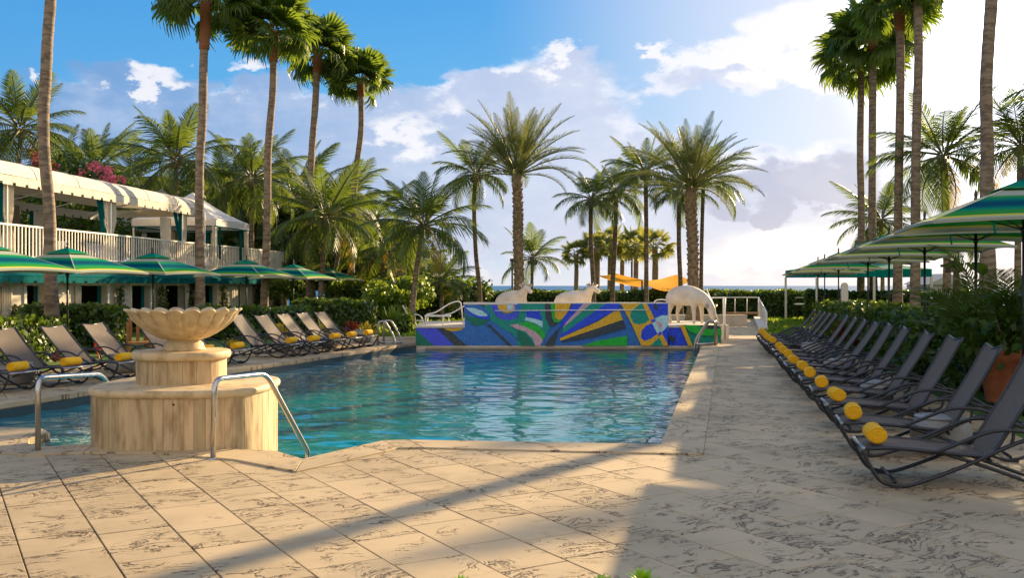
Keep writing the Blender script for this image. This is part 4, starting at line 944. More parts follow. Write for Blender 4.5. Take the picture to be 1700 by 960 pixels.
# ------------------------------------------------------------ right side far structures
t = thing('garden_canopy', 'teal canopy tent with white posts on the lawn behind the right umbrellas', 'canopy', (P(1425, 0, 46).x, 46, 0)); ox, oy = t.location.x, 46
hx_ = (1518-1336)/2*46/F; zr = EYE-(460-HZ)*46/F; zt_ = EYE-(436-HZ)*46/F
m = MB(); c = [(-hx_, -2), (hx_, -2), (hx_, 3), (-hx_, 3)]; rg = [(-hx_+2.2, .5), (hx_-2.2, .5)]
v = [(*q, zr+.35) for q in c]+[(*q, zt_+.1) for q in rg]; m.add(v, [(0, 1, 5, 4), (1, 2, 5), (2, 3, 4, 5), (3, 0, 4)]); m.build('canopy_roof', 'tent_teal', t)
m = MB()
for a, b in ((c[0], c[1]), (c[1], c[2]), (c[2], c[3]), (c[3], c[0])): m.box(((a[0]+b[0])/2, (a[1]+b[1])/2, zr+.17), (abs(a[0]-b[0])+.03, abs(a[1]-b[1])+.03, .36))
m.build('valance', 'tent_teal', t)
for q in c+[(0, -2)]: m = MB(); m.box((q[0], q[1], zr/2), (.09, .09, zr)); m.build('post', 'white_metal', t)
m = MB(); m.box((1.2, 1.5, .72), (7.5, .6, .06)); m.box((1.2, 1.5, 1.05), (7.5, .05, .05)); m.build('counter', 'white_metal', t)
t = thing('round_top_panel', 'upright white panel with rounded top standing over the right hedge', 'panel', (P(1402, 0, 33).x, 33, 0))
m = MB(); w_ = .115; zt_ = EYE+.08; pts = [(-w_, 0), (w_, 0), (w_, zt_-.1)]+[(w_*math.cos(a), zt_-.1+w_*math.sin(a)) for a in [k*PI/8 for k in range(1, 8)]]+[(-w_, zt_-.1)]
nn = len(pts); m.add([(x, -.04, z) for x, z in pts]+[(x, .04, z) for x, z in pts], [tuple(range(nn)), tuple(range(2*nn-1, nn-1, -1))]+[(i, i+nn, (i+1) % nn+nn, (i+1) % nn) for i in range(nn)]); m.build('board', 'rim_white', t)
t = thing('gable_pavilion', 'low beige gabled beach pavilion beyond the right hedge', 'pavilion', (P(1566, 0, 62).x, 62, 0))
m = MB(); hw = 34*62/F; m.add([(-hw-.1, -1, 1.7), (hw+.1, -1, 1.7), (0, -1, EYE+.75), (-hw-.1, 3, 1.7), (hw+.1, 3, 1.7), (0, 3, EYE+.75)], [(0, 1, 2), (3, 5, 4), (0, 2, 5, 3), (1, 4, 5, 2)]); m.build('roof', 'beige_roof', t)
m = MB(); m.box((0, 1, .85), (2*hw-.2, 3.6, 1.7)); m.build('wall', 'beige_roof', t)
# lamp box, sails, lamp posts
t = thing('light_box', 'brown box lantern fixed between two palm trunks above the right hedge', 'light box', P(1578, 445, 38))
m = MB(); m.box((0, -.3, 0), (.56, .3, .36)); m.build('box', 'box_brown', t); m = MB(); m.box((0, -.3, .22), (.36, .2, .08)); m.build('cap', 'box_brown', t); m = MB(); m.box((0, -.46, -.02), (.42, .012, .24)); m.build('front_panel', 'sling', t)
m = MB(); m.tube([(0, -.3, -.18), (0, -.3, -1.6)], .03, 6); m.build('post', 'box_brown', t)
def sail(label, c4):
    o = sum(c4, Vector())/4; o0 = Vector((o.x, o.y, 0)); t = thing('shade_sail', label, 'shade sail', o0, 0, 'yellow shade sails'); m = MB(); N = 10; vs = []
    for i in range(N+1):
        for j in range(N+1):
            u, v = i/N, j/N; p = c4[0].lerp(c4[1], u).lerp(c4[3].lerp(c4[2], u), v); pin = 1-.16*4*v*(1-v); pin2 = 1-.16*4*u*(1-u)
            q = o+Vector(((p.x-o.x)*pin, (p.y-o.y)*pin2, p.z-o.z)); q.z -= .9*(u*(1-u)+v*(1-v))*.35; vs.append(q-o0)
    m.add(vs, [(i*(N+1)+j, (i+1)*(N+1)+j, (i+1)*(N+1)+j+1, i*(N+1)+j+1) for i in range(N) for j in range(N)], smooth=True); m.build('fabric', 'sail', t)
    for k in (0, 2): m = MB(); m.tube([c4[k]-o0, Vector((c4[k].x, c4[k].y, 0))-o0], .05, 6); m.build('post', 'trunk_dark', t)
    return t
sail('left one of two yellow shade sails slung between the far palms', [P(991, 457, 54), P(1062, 477, 50), P(1085, 467, 58), P(1018, 453, 62)])
sail('right one of two yellow shade sails, nearer the grazing cow', [P(1066, 466, 50), P(1105, 484, 48), P(1150, 466, 56), P(1124, 456, 60)])
for px, py, lab in ((850.5, 432, 'thin far lamp post left of the thick palm trunk'), (1049, 427, 'thin far lamp post between the fan palms behind the yellow sails')):
    t = thing('lamp_post', lab, 'lamp post', (P(px, 0, 66).x, 66, -.3)); z = EYE-(py-HZ)*66/F+.3
    m = MB(); m.tube([(0, 0, 0), (0, 0, z)], .07, 8); m.build('post', 'trunk_dark', t); m = MB(); m.box((0, 0, z), (.32, .32, .2)); m.build('lamp_head', 'box_brown', t)
# orange chair and red float behind the fountain
t = thing('wooden_chair', 'small orange wooden chair by the hedge behind the fountain bowl', 'chair', (P(229, 0, 21.5).x, 21.5, 0), .5)
for x in (-.16, 0, .16): m = MB(); m.box((x, 0, .75), (.07, .03, .7), rx=.15); m.build('back_slat', 'wood', t)
m = MB(); m.box((0, -.2, .38), (.5, .45, .05)); m.build('seat', 'wood', t)
for x in (-.22, .22): m = MB(); m.box((x, 0, .42), (.05, .05, .84)); m.box((x, -.38, .19), (.05, .05, .38)); m.build('leg', 'wood', t)
t = thing('rescue_float', 'red rescue float leaning at the third left lounger', 'rescue float', (P(161, 0, 19.5).x, 19.5, 0), .4)
m = MB(); m.tube(smooth_path([(0, 0, .3), (.03, 0, .5), (.02, 0, .75)], 4), .06, 8, rad=[.02, .06, .075, .08, .08, .08, .07, .05, .02]); m.build('float_body', 'red_plastic', t)
m = MB(); m.tube([(0, 0, .3), (.1, -.05, .02)], .012, 5); m.build('strap', 'red_plastic', t)
# terracotta pots
t = thing('terracotta_pot', 'large terracotta pot with leafy plant beside the nearest right loungers', 'pot', (P(1668, 0, 13.6).x, 13.6, 0))
m = MB(); m.lathe([(.001, 0), (.24, 0), (.25, .03), (.33, .58), (.36, .60), (.375, .66), (.375, .74), (.35, .76), (.32, .76), (.31, .68), (.001, .68)], 28); m.build('pot', 'terracotta', t)
pts = [(random.gauss(0, .35), random.gauss(0, .35), .95+random.gauss(0, .2)) for _ in range(700)]; leaves('foliage', pts, [(0, 0, 1)]*700, .08, 'hedge_leaf', t)
m = MB()
for k in range(5): a = k*1.3; m.tube([(0, 0, .66), (math.cos(a)*.1, math.sin(a)*.1, .9), (math.cos(a)*.3, math.sin(a)*.3, 1.15)], .012, 5)
m.build('stem', 'trunk', t)
# near succulents at the bottom edge
for k, (px, py, lab, r) in enumerate([(765, 952, 'small bright green rosette plant at the bottom edge, leftmost', .07), (795, 957, 'small dark green rosette tip at the bottom edge, second from the left', .045), (1000, 955, 'green rosette plant at the bottom edge left of the tallest one', .085), (1066, 948, 'tallest bright green rosette plant at the bottom edge', .10), (1258, 963, 'tiny green leaf tip at the bottom edge, rightmost', .04)]):
    p = P(px, py+9, 4.9); t = thing('rosette_plant', lab, 'plant', (p.x, p.y, 0), 0, 'rosette plants along the bottom edge')
    m = MB(); m.tube([(0, 0, 0), (0, 0, p.z-.02)], .008, 5); m.build('stem', 'rachis', t)
    for q in range(16):
        a = q*2.4; e = .35+1.0*q/16; L = r*(1.1-.3*q/16); d = Vector((math.cos(a)*math.cos(e), math.sin(a)*math.cos(e), math.sin(e))); sd_ = Vector((-math.sin(a), math.cos(a), 0)); up = d.cross(sd_)*-1
        b = Vector((0, 0, p.z-.04)); m = MB(); m.add([b, b+d*L*.5+sd_*L*.2, b+d*L, b+d*L*.5-sd_*L*.2, b+d*L*.55-up*L*.06], [(0, 1, 4), (1, 2, 4), (2, 3, 4), (3, 0, 4), (0, 3, 2, 1)]); m.build('leaf', 'lime_leaf' if k != 1 else 'hedge_leaf', t)
# ------------------------------------------------------------ palms
def tri_strip(m, c, w, d):
    """leaf strip along points c with half widths w, side dir d"""
    vs = []
    for p, q in zip(c, w): vs += [p+d*q, p-d*q]
    m.add(vs, [(2*i, 2*i+2, 2*i+3, 2*i+1) for i in range(len(c)-1)])
def feather_frond(mt, nl, droop, leafL, wid, lift, hang, seed, rachw=.012, stiff=False, t0=.16):
    r = random.Random(seed); m = MB(); N = 14; pts = []; p = Vector((0, 0, 0)); a = 0
    for i in range(N+1): pts.append(p.copy()); p = p+Vector((math.cos(a), 0, -math.sin(a)))/N; a += droop/N*(1.6*i/N+.2)
    m.cur = 1; m.tube(pts, rachw, 4, rad=[rachw*(1.4-1.2*i/N) for i in range(N+1)]); m.cur = 0
    for k in range(nl):
        t = t0+(1-t0)*(k+.5)/nl; i = min(int(t*N), N-1); f = t*N-i; b = pts[i].lerp(pts[i+1], f); d = (pts[i+1]-pts[i]).normalized(); up = Vector((d.z*-1, 0, d.x)); L = leafL*(math.sin(PI*min(1, t*.86+.12))**.7)*r.uniform(.85, 1.1)
        for s in (-1, 1):
            fw = .45+.6*t+r.uniform(-.08, .08); dr = (d*fw+Vector((0, s, 0))*(1.1-.5*t)+up*lift*r.uniform(.6, 1.4)).normalized(); g = Vector((0, 0, -1))
            tip2 = hang*r.uniform(.7, 1.3); c = [b, b+dr*L*.5+g*L*tip2*.12, b+dr*L*.92+g*L*tip2*.5]
            sdv = d if not stiff else (d+up*.3).normalized(); tri_strip(m, c, [wid*.7, wid, wid*.15], sdv)
    return m.mesh('frond', [mt, 'rachis'])
def fan_frond(mt, seed, hang=.5, seg=26, petiole=.5, R=.5):
    r = random.Random(seed); m = MB(); m.cur = 1; e = Vector((petiole, 0, -.04)); m.tube([(0, 0, 0), (petiole*.5, 0, .02), tuple(e)], .012, 4); m.cur = 0
    for k in range(seg):
        a = math.radians(-105+210*k/(seg-1)); L = R*(1-.22*abs(a)/2)*r.uniform(.9, 1.08); d = Vector((math.cos(a), math.sin(a), .12*math.cos(a*2))).normalized(); sd = Vector((-math.sin(a), math.cos(a), (.6 if k % 2 else -.6))).normalized(); g = Vector((0, 0, -1))
        w = L*.062; c = [e, e+d*L*.55, e+d*L*.82+g*L*hang*.16*r.uniform(.5, 1.4), e+d*L*(1.0-.1*hang)+g*L*hang*.36*r.uniform(.5, 1.4)]; tri_strip(m, c, [.004, w, w*.55, .003], sd)
    return m.mesh('frond', [mt, 'rachis'])
FR = dict(
 coco=[feather_frond('frond_coco', 42, d, .30, .010, .12, h, k) for k, (d, h) in enumerate([(.35, .5), (.9, .9), (1.4, 1.2), (1.9, 1.4)])],
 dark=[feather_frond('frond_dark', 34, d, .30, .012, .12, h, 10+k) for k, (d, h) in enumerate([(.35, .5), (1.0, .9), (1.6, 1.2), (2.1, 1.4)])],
 date=[feather_frond('frond_date', 40, d, .17, .0062, .35, .15, 20+k, .010, t0=.24) for k, d in enumerate([.25, .6, 1.0, 1.4])],
 fan=[fan_frond('frond_fan', 30+k, h, 38, .42, .62) for k, h in enumerate([.25, .6, 1.0, 1.5])],
 sabal=[fan_frond('frond_sabal', 40+k, h) for k, h in enumerate([.2, .5, .9, 1.2])],
 yellow=[feather_frond('frond_yellow', 26, d, .26, .012, .1, 1.3, 50+k) for k, d in enumerate([1.4, 1.9])])
def crown(t, c, kind, n, L, emin, emax, seed, dead=0, wind=0.):
    r = random.Random(seed)
    for k in range(n):
        f = (k+.5)/n; e = math.radians(emax+(emin-emax)*f**.85+r.uniform(-7, 7)); az_ = k*2.39996+r.uniform(-.25, .25); v = FR[kind]; q = min(3, max(0, int(f*3.6+r.uniform(-.4, .4))))
        me = v[q]; 
        if dead and k >= n-dead: me = FR['yellow'][k % 2]
        o = link('frond', me, t); o.location = c+Vector((math.cos(az_), math.sin(az_), 0))*.05*L+Vector((0, 0, .12*L*(1-f)-.02)); s = L*r.uniform(.85, 1.1)*(.78 if f < .12 else 1)
        o.scale = (s, s, s); az2 = az_; o.rotation_euler = Euler((r.uniform(-.25, .25) if kind not in ('fan', 'sabal') else r.uniform(-.8, .8), -e, az2))
        if dead and k >= n-dead: o['label'] = 'yellowed drooping frond'
def palm(name, label, Y, path, wpx, cpx, kind, n, Lpx, em, ex, seed, tm='trunk', dead=0, group=None, redtop=0, boots=False, base=-.05, cat='palm tree'):
    """path: photo px points of the trunk top->bottom at distance Y"""
    pts = [P(x, y, Y) for x, y in path]; last = pts[-1]; bt = Vector((last.x, Y, base)); pts = pts+([bt] if last.z > .4 else []); pts = pts[::-1]
    o = Vector((bt.x, Y, base)); t = thing(name, label, cat, o, 0, group); ps = smooth_path([p-o for p in pts], 8); N = len(ps); r = random.Random(seed); w0 = wpx/2*Y/F
    rad = [w0*(1.25*math.exp(-i/N*14)+.98-.12*i/N)*(1+r.uniform(-.035, .035)) for i in range(N)]
    m = MB(); m.tube(ps, w0, 12, rad=rad)
    if boots:
        L = (ps[-1]-ps[0]).length; nb = int(L*26)
        for k in range(nb):
            f = k/nb; i = min(int(f*(N-1)), N-2); p = ps[i].lerp(ps[i+1], f*(N-1)-i); a = k*2.39996; d = Vector((math.cos(a), math.sin(a), 0)); s_ = Vector((-d.y, d.x, 0)); q = w0*.85
            b = p+d*q; h = w0*.42; m.add([b-s_*h*.9-Vector((0, 0, h)), b+s_*h*.9-Vector((0, 0, h)), b+s_*h*.5+d*h*.75+Vector((0, 0, h*.5)), b-s_*h*.5+d*h*.75+Vector((0, 0, h*.5)), b+Vector((0, 0, h))*.8], [(0, 1, 2, 3), (3, 2, 4), (0, 3, 4), (1, 4, 2)])
    m.build('trunk', 'boots' if boots else tm, t)
    c = ps[-1]
    if redtop:
        i0 = max(0, N-1-int(N*redtop)); m = MB(); q = ps[i0:]; m.tube(q, w0, 10, rad=[w0*(1.12+.25*k/len(q)) for k in range(len(q))])
        m.build('crown_shaft', 'trunk_red', t)
    if kind in ('coco', 'dark'):
        m = MB(); q = [c-Vector((0, 0, .25)), c, c+Vector((0, 0, .15))]; m.tube(q, w0, 8, rad=[w0*1.1, w0*1.5, w0*.6]); m.build('crown_base', 'boots', t)
        m = MB()
        for k in range(7): a = k*2.4; m.lathe([(.001, -.1), (.06, -.08), (.085, 0), (.06, .09), (.001, .11)], 7, tuple(c+Vector((math.cos(a)*.2, math.sin(a)*.2, -.12-.06*(k % 3)))))
        m.build('coconuts', 'boots', t)
    em = em+(6 if kind == 'coco' else 0); crown(t, c, kind, n+(4 if kind in ('coco', 'dark') else 0), Lpx*(.92 if kind in ('coco', 'dark', 'sabal') else 1)*Y/F, em, ex, seed, dead); return t
g = 'tall fan palms left of the pool'
palm('fan_palm', 'thick fan palm trunk at the far left whose crown is above the frame', 24, [(88, -260), (86, -60), (84, 0), (79, 65), (76, 130), (72, 190), (74, 260), (82, 350), (83, 440), (86, 520)], 20, 0, 'fan', 26, 100, -45, 80, 1, group=g)
palm('fan_palm', 'tall fan palm in front of the balcony, crown touching the top of the photo', 36, [(343, 2), (341, 40), (338, 100), (336, 200), (332, 260), (331, 350), (332, 440), (332, 505)], 15, 0, 'fan', 30, 88, -24, 82, 2, redtop=.22, group=g)
palm('fan_palm', 'tall fan palm with green crown second from the left of the row of four crowns', 38, [(456, 52), (454, 90), (453, 150), (445, 250), (444, 350), (441, 440), (438, 525)], 13, 0, 'fan', 30, 82, -24, 82, 3, redtop=.18, group=g)
palm('fan_palm', 'tall fan palm crowded between the two right crowns of the left row', 44, [(528, 86), (526, 120), (523, 180), (517, 260), (514, 350), (514, 440), (518, 520)], 12, 0, 'fan', 28, 68, -24, 82, 4, redtop=.18, group=g)
palm('fan_palm', 'fan palm at the right end of the left row, lowest crown', 46, [(598, 134), (599, 160), (599, 220), (590, 290), (587, 350), (584, 440), (583, 500)], 10.5, 0, 'fan', 26, 64, -22, 82, 5, redtop=.15, group=g)
g = 'tall fan palms right of the pool'
palm('fan_palm', 'leftmost tall fan palm of the right group, lower crown spreading left', 48, [(1430, 100), (1430, 130), (1428, 250), (1430, 350), (1429, 480)], 12, 0, 'fan', 26, 84, -28, 82, 6, redtop=.1, group=g)
palm('fan_palm', 'second tall fan palm of the right group, upper crown', 46, [(1449, 62), (1449, 110), (1448, 300), (1448, 400), (1450, 480)], 13.5, 0, 'fan', 26, 80, -28, 82, 7, redtop=.15, group=g)
palm('fan_palm', 'third tall fan palm trunk of the right group with crown at the top edge', 40, [(1492, 2), (1495, 90), (1494, 200), (1492, 300), (1491, 400), (1490, 490)], 15, 0, 'fan', 24, 80, -30, 82, 8, redtop=.12, group=g)
palm('fan_palm', 'fourth tall fan palm trunk of the right group, crown just above the frame', 38, [(1526, -35), (1524, 0), (1525, 100), (1522, 200), (1520, 300), (1520, 400), (1519, 510)], 16, 0, 'fan', 24, 70, -40, 80, 9, group=g)
palm('fan_palm', 'thick sunlit fan palm trunk at the far right, crown out of frame', 25, [(1655, -300), (1650, -100), (1646, 0), (1641, 70), (1637, 150), (1639, 250), (1638, 330), (1640, 440)], 22, 0, 'fan', 30, 95, -50, 80, 10, group=g)
g = 'date palms behind the mosaic wall'
palm('date_palm', 'big date palm with rough thick trunk behind the left cow sculptures', 40, [(858, 290), (860, 350), (860, 400), (862, 475)], 17, 0, 'date', 54, 120, 8, 86, 11, boots=True, group=g)
palm('date_palm', 'big date palm with rough thick trunk behind the grazing cow', 38, [(1148, 312), (1147, 350), (1150, 400), (1151, 470)], 19, 0, 'date', 52, 120, 8, 86, 12, boots=True, group=g)
g = 'coconut palms'
for k, (lab, Y, path, w_, kind, n, L, em, ex, dead, tm) in enumerate([
 ('slender coconut palm left of the big left date palm', 42, [(790, 292), (787, 340), (790, 420), (796, 480)], 8, 'coco', 20, 88, -35, 75, 0, 'trunk_dark'),
 ('leftmost coconut palm of the middle group, lowest of the five crowns', 44, [(981, 332), (981, 400), (985, 478)], 8, 'coco', 18, 74, -30, 75, 0, 'trunk_dark'),
 ('second coconut palm of the middle group above the left yellow sail', 46, [(1023, 320), (1021, 400), (1017, 478)], 8.5, 'coco', 18, 76, -30, 78, 0, 'trunk_dark'),
 ('tallest coconut palm of the middle group with trunk between the yellow sails', 43, [(1072, 288), (1073, 400), (1073, 478)], 8, 'coco', 20, 82, -30, 80, 0, 'trunk_dark'),
 ('thin coconut palm just left of the big right date palm', 45, [(1128, 320), (1127, 400), (1130, 478)], 8, 'coco', 16, 72, -35, 70, 0, 'trunk_dark'),
 ('coconut palm tucked behind the big right date palm', 47, [(1168, 300), (1165, 400), (1164, 478)], 7, 'coco', 18, 88, -30, 78, 0, 'trunk_dark'),
 ('full coconut palm leaning over the lawn left of the mosaic wall', 36, [(703, 378), (694, 430), (686, 500), (684, 543)], 9.5, 'coco', 28, 118, -32, 82, 1, 'trunk'),
 ('short bright coconut palm left of the mosaic wall', 45, [(733, 468), (733, 505)], 8, 'coco', 22, 72, -30, 75, 2, 'trunk'),
 ('short coconut palm crossing behind the left date palm trunk', 50, [(884, 430), (883, 478)], 6, 'coco', 16, 66, -25, 80, 0, 'trunk'),
 ('coconut palm with hanging yellow frond at the far left above the roof', 42, [(33, 218), (34, 240), (30, 285)], 9, 'coco', 22, 125, -45, 78, 2, 'trunk'),
 ('coconut palm rising behind the canvas roof, second from the left', 50, [(158, 285), (156, 330)], 8, 'coco', 20, 110, -40, 80, 1, 'trunk'),
 ('coconut palm behind the canvas roof between the first two tall fan palms', 46, [(292, 270), (292, 330)], 8, 'coco', 24, 118, -40, 80, 0, 'trunk'),
 ('coconut palm between the two tall fan palms right of the tents', 48, [(418, 300), (418, 400)], 8, 'coco', 22, 105, -45, 80, 0, 'trunk'),
 ('coconut palm with orange-brown trunk top behind the left umbrellas', 42, [(541, 365), (537, 420), (532, 500)], 10, 'coco', 26, 125, -45, 80, 1, 'trunk'),
 ('coconut palm behind the rightmost left umbrella with leaning trunk', 48, [(573, 345), (562, 420), (547, 500)], 8, 'coco', 22, 105, -45, 75, 1, 'trunk'),
 ('coconut palm with yellow lower fronds right of the left fan palms', 46, [(640, 415), (635, 450), (620, 500)], 8, 'coco', 22, 92, -40, 75, 3, 'trunk'),
 ('small dark coconut palm under the leaning coconut palm', 44, [(661, 455), (659, 505)], 6, 'dark', 14, 55, -30, 70, 0, 'trunk_dark'),
 ('coconut palm with crown behind the tall right trunks', 40, [(1566, 262), (1570, 340), (1572, 400), (1572, 490)], 13, 'coco', 26, 125, -45, 82, 1, 'trunk'),
 ('coconut palm cut by the right edge of the photo', 38, [(1695, 245), (1693, 300), (1690, 400)], 11, 'coco', 24, 110, -32, 82, 2, 'trunk'),
 ('coconut palm with pale fronds hanging low left of the right trunks', 52, [(1462, 368), (1465, 450)], 7, 'coco', 22, 98, -45, 70, 0, 'trunk'),
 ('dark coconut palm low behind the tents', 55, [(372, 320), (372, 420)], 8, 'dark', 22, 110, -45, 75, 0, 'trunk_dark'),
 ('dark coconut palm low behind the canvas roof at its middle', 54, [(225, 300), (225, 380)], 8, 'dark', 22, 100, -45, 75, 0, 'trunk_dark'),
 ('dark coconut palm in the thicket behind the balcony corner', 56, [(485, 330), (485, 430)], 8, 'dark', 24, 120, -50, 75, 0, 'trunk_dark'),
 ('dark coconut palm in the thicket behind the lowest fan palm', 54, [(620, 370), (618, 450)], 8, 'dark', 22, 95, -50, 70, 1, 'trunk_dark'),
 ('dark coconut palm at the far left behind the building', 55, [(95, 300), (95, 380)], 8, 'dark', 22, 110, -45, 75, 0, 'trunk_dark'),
 ('leaning coconut trunk with low crown right of the brown box lantern', 43, [(1592, 395), (1587, 440), (1592, 490)], 10, 'dark', 18, 60, -40, 60, 0, 'trunk')]):
    palm('coconut_palm', lab, Y, path, w_, 0, kind, n, L, em, ex, 100+k, tm, dead, g)
g = 'small fan palms by the sea'
for k, (x, y, y2, Y, w_, L) in enumerate([(956, 418, 474, 62, 8, 32), (990, 408, 478, 62, 11, 36), (1012, 400, 478, 64, 9, 38), (1055, 400, 478, 63, 9, 38), (1087, 405, 478, 60, 11, 40), (1032, 408, 478, 66, 8, 34)]):
    palm('sabal_palm', 'small fan palm by the sea with fat trunk, '+['leftmost of the group', 'second from the left', 'third from the left', 'fifth from the left', 'rightmost, with a drooping leaf', 'fourth from the left'][k], Y, [(x, y+4), (x+1, y+30), (x+.5, y2)], w_, 0, 'sabal', 24, L, -45, 85, 200+k, 'boots', 0, g)
# palms outside the frame on the right that shade the deck
for k, (x, y, z, L) in enumerate([(18, 25, 8.2, 3.0), (14.5, 17, 8.3, 2.6), (21, 30, 8.5, 3.2), (24, 24, 9.5, 3.2), (19.5, 31, 8, 3.3), (22.5, 37, 9, 3.3), (26, 42, 10.5, 3.4), (18.8, 35, 6.2, 3.0) if False else (22, 35, 7.2, 2.6), (28, 46, 12, 3.4)]):
    Y = y; px = 850+x*F/Y; palm('coconut_palm', ['coconut palm nearest beyond the right edge of the photo', 'coconut palm outside the right edge behind the bamboo', 'tall coconut palm far outside the right edge', 'tallest of the near coconut palms outside the right edge', 'coconut palm hidden right of the frame by the far hedge', 'coconut palm right of the frame behind two others', 'coconut palm far right of the frame near the sea', 'low coconut palm right of the frame', 'highest coconut palm far right of the frame near the sea'][k], Y, [(px, HZ-(z-EYE)*F/Y), (px, 470)], .36*F/Y, 0, 'coco', 13, L*F/Y, -40, 75, 300+k, 'trunk', 0, 'coconut palms')
# ------------------------------------------------------------ hedges, shrubs, trees
def hedge(label, a, b, wd, h, dens, size, matn='hedge_leaf', name='hedge', z0=-.05, bumps=.08, cat='hedge', group=None):
    a, b = Vector((*a, 0)), Vector((*b, 0)); d = b-a; L = d.length; rz = math.atan2(d.y, d.x); t = thing(name, label, cat, (*(a+b).xy/2, z0), rz, group)
    r = RNG; m = MB(); nx = max(4, int(L/.4)); q = .07; vs = []; ring = [(-.5, 0), (-.5, .5), (-.47, .93), (-.3, 1), (.3, 1), (.47, .93), (.5, .5), (.5, 0)]
    for i in range(nx+1):
        x = -L/2+q+(L-2*q)*i/nx
        for (y, z) in ring: vs.append((x, y*(wd-2*q)+r.normal(0, bumps*.25), z*(h-q)+(r.normal(0, bumps*.25) if z > .3 else 0)))
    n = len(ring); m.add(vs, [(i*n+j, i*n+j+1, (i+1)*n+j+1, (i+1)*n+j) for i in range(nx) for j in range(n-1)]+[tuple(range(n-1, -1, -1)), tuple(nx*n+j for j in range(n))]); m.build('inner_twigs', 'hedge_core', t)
    At, Af, Ae = L*wd, L*h, wd*h; P_, N_ = [], []
    def face(nn, f): 
        u = r.random((nn, 2)); p, nv = f(u); P_.append(p); N_.append(np.tile(nv, (nn, 1)))
    face(int(At*dens*1.2), lambda u: (np.c_[(u[:, 0]-.5)*L, (u[:, 1]-.5)*wd, np.full(len(u), h)+.04*np.sin(u[:, 0]*L*1.9)+.03*np.sin(u[:, 0]*L*4.7)], (0, 0, 1)))
    for s in (-1, 1): face(int(Af*dens), lambda u: (np.c_[(u[:, 0]-.5)*L, np.full(len(u), s*wd/2)+.04*np.sin(u[:, 0]*L*2.3+u[:, 1]*5), u[:, 1]*h], (0, s, 0.25)))
    for s in (-1, 1): face(int(Ae*dens), lambda u: (np.c_[np.full(len(u), s*L/2), (u[:, 0]-.5)*wd, u[:, 1]*h], (s, 0, .25)))
    p = np.vstack(P_); p += r.normal(0, bumps*.5, p.shape); p[:, 2] = np.maximum(p[:, 2], .02); leaves('foliage', p, np.vstack(N_), size, [matn, 'hedge_bright'] if matn == 'hedge_leaf' else matn, t); return t
def gx(px, Y): return (px-850)*Y/F
hedge('long dark clipped hedge behind the left loungers, left part', (gx(-60, 19.3), 19.3), (gx(75, 22.3), 22.3), 1.0, .92, 330, .075)
hedge('taller clipped hedge block between the first two left umbrellas', (gx(45, 24.6), 24.6), (gx(203, 25.0), 25.0), 1.1, 1.12, 300, .08)
hedge('clipped hedge behind the left loungers right of the fountain bowl', (gx(330, 30), 30), (gx(510, 31.5), 31.5), 1.0, .95, 240, .09)
hedge('clipped hedge block at the right end of the left loungers', (gx(500, 34), 34), (gx(612, 33.5), 33.5), 1.4, 1.12, 200, .10)
hedge('low yellow-green square bush beside the left pool ladder', (gx(660, 33), 33), (gx(683, 33), 33), .6, .62, 320, .09, 'hedge_bright', 'bush', cat='bush')
hedge('broad bright hedge bank below the palms at mid left', (gx(570, 46), 46), (gx(775, 50), 50), 4.0, 1.75, 60, .17, 'hedge_bright', bumps=.35)
hedge('far clipped sea hedge running behind the mosaic wall', (gx(748, 50), 50), (gx(1345, 51), 51), 1.6, 1.36, 110, .12)
hedge('far hedge behind the tall right palm trunks', (gx(1340, 47), 47), (gx(1640, 44), 44), 2.0, 1.35, 90, .13)
hedge('dark hedge running behind the right row of loungers', (gx(1402, 34), 34), (gx(1625, 17.5), 17.5), 1.5, 1.05, 170, .10)
hedge('dark hedge running along the right edge beside the nearest loungers', (gx(1600, 16.5), 17), (9.3, 9.0), 1.6, 1.15, 220, .085)
hedge('low green hedge below the white rounded panel', (gx(1368, 37), 37), (gx(1450, 35), 35), 1.2, .95, 150, .11, 'hedge_bright')
def blobtree(label, c, clumps, r0, h, n, size, matn='tree_leaf', name='leafy_tree', cat='tree', group=None, trunk=True, seed=0):
    """broadleaf tree: trunk, limbs and leaf clumps through the crown"""
    r = np.random.default_rng(seed); t = thing(name, label, cat, (c[0], c[1], -.05), 0, group); P_, N_ = [], []; cs = []
    for k in range(clumps):
        a = r.uniform(0, 2*PI); e = r.uniform(-.15, 1); q = r.uniform(.35, 1); cs.append(np.array([math.cos(a)*r0*q*math.sqrt(1-max(e, 0)**2*.8), math.sin(a)*r0*q*math.sqrt(1-max(e, 0)**2*.8), h*.55+e*h*.38]))
    for cc in cs:
        v = r.normal(0, 1, (n//clumps, 3)); v /= np.linalg.norm(v, axis=1)[:, None]; rad = r0*r.uniform(.28, .45); P_.append(cc+v*rad*r.uniform(.55, 1.05, (len(v), 1))*np.array([1, 1, .8])); N_.append(v)
    leaves('crown', np.vstack(P_), np.vstack(N_), size, matn, t)
    if trunk:
        m = MB(); m.tube([(0, 0, 0), (.1, 0, h*.3), (0, .1, h*.6)], .2, 8, rad=[h*.035, h*.026, h*.016])
        for cc in cs[:7]: m.tube([(.08, 0, h*.3), tuple((Vector((.05, 0, h*.45))+Vector(cc))/2), tuple(cc)], .1, 5, rad=[h*.016, h*.01, h*.004])
        m.build('trunk', 'trunk_dark', t)
    return t
g = 'dark broadleaf trees behind the cabanas'
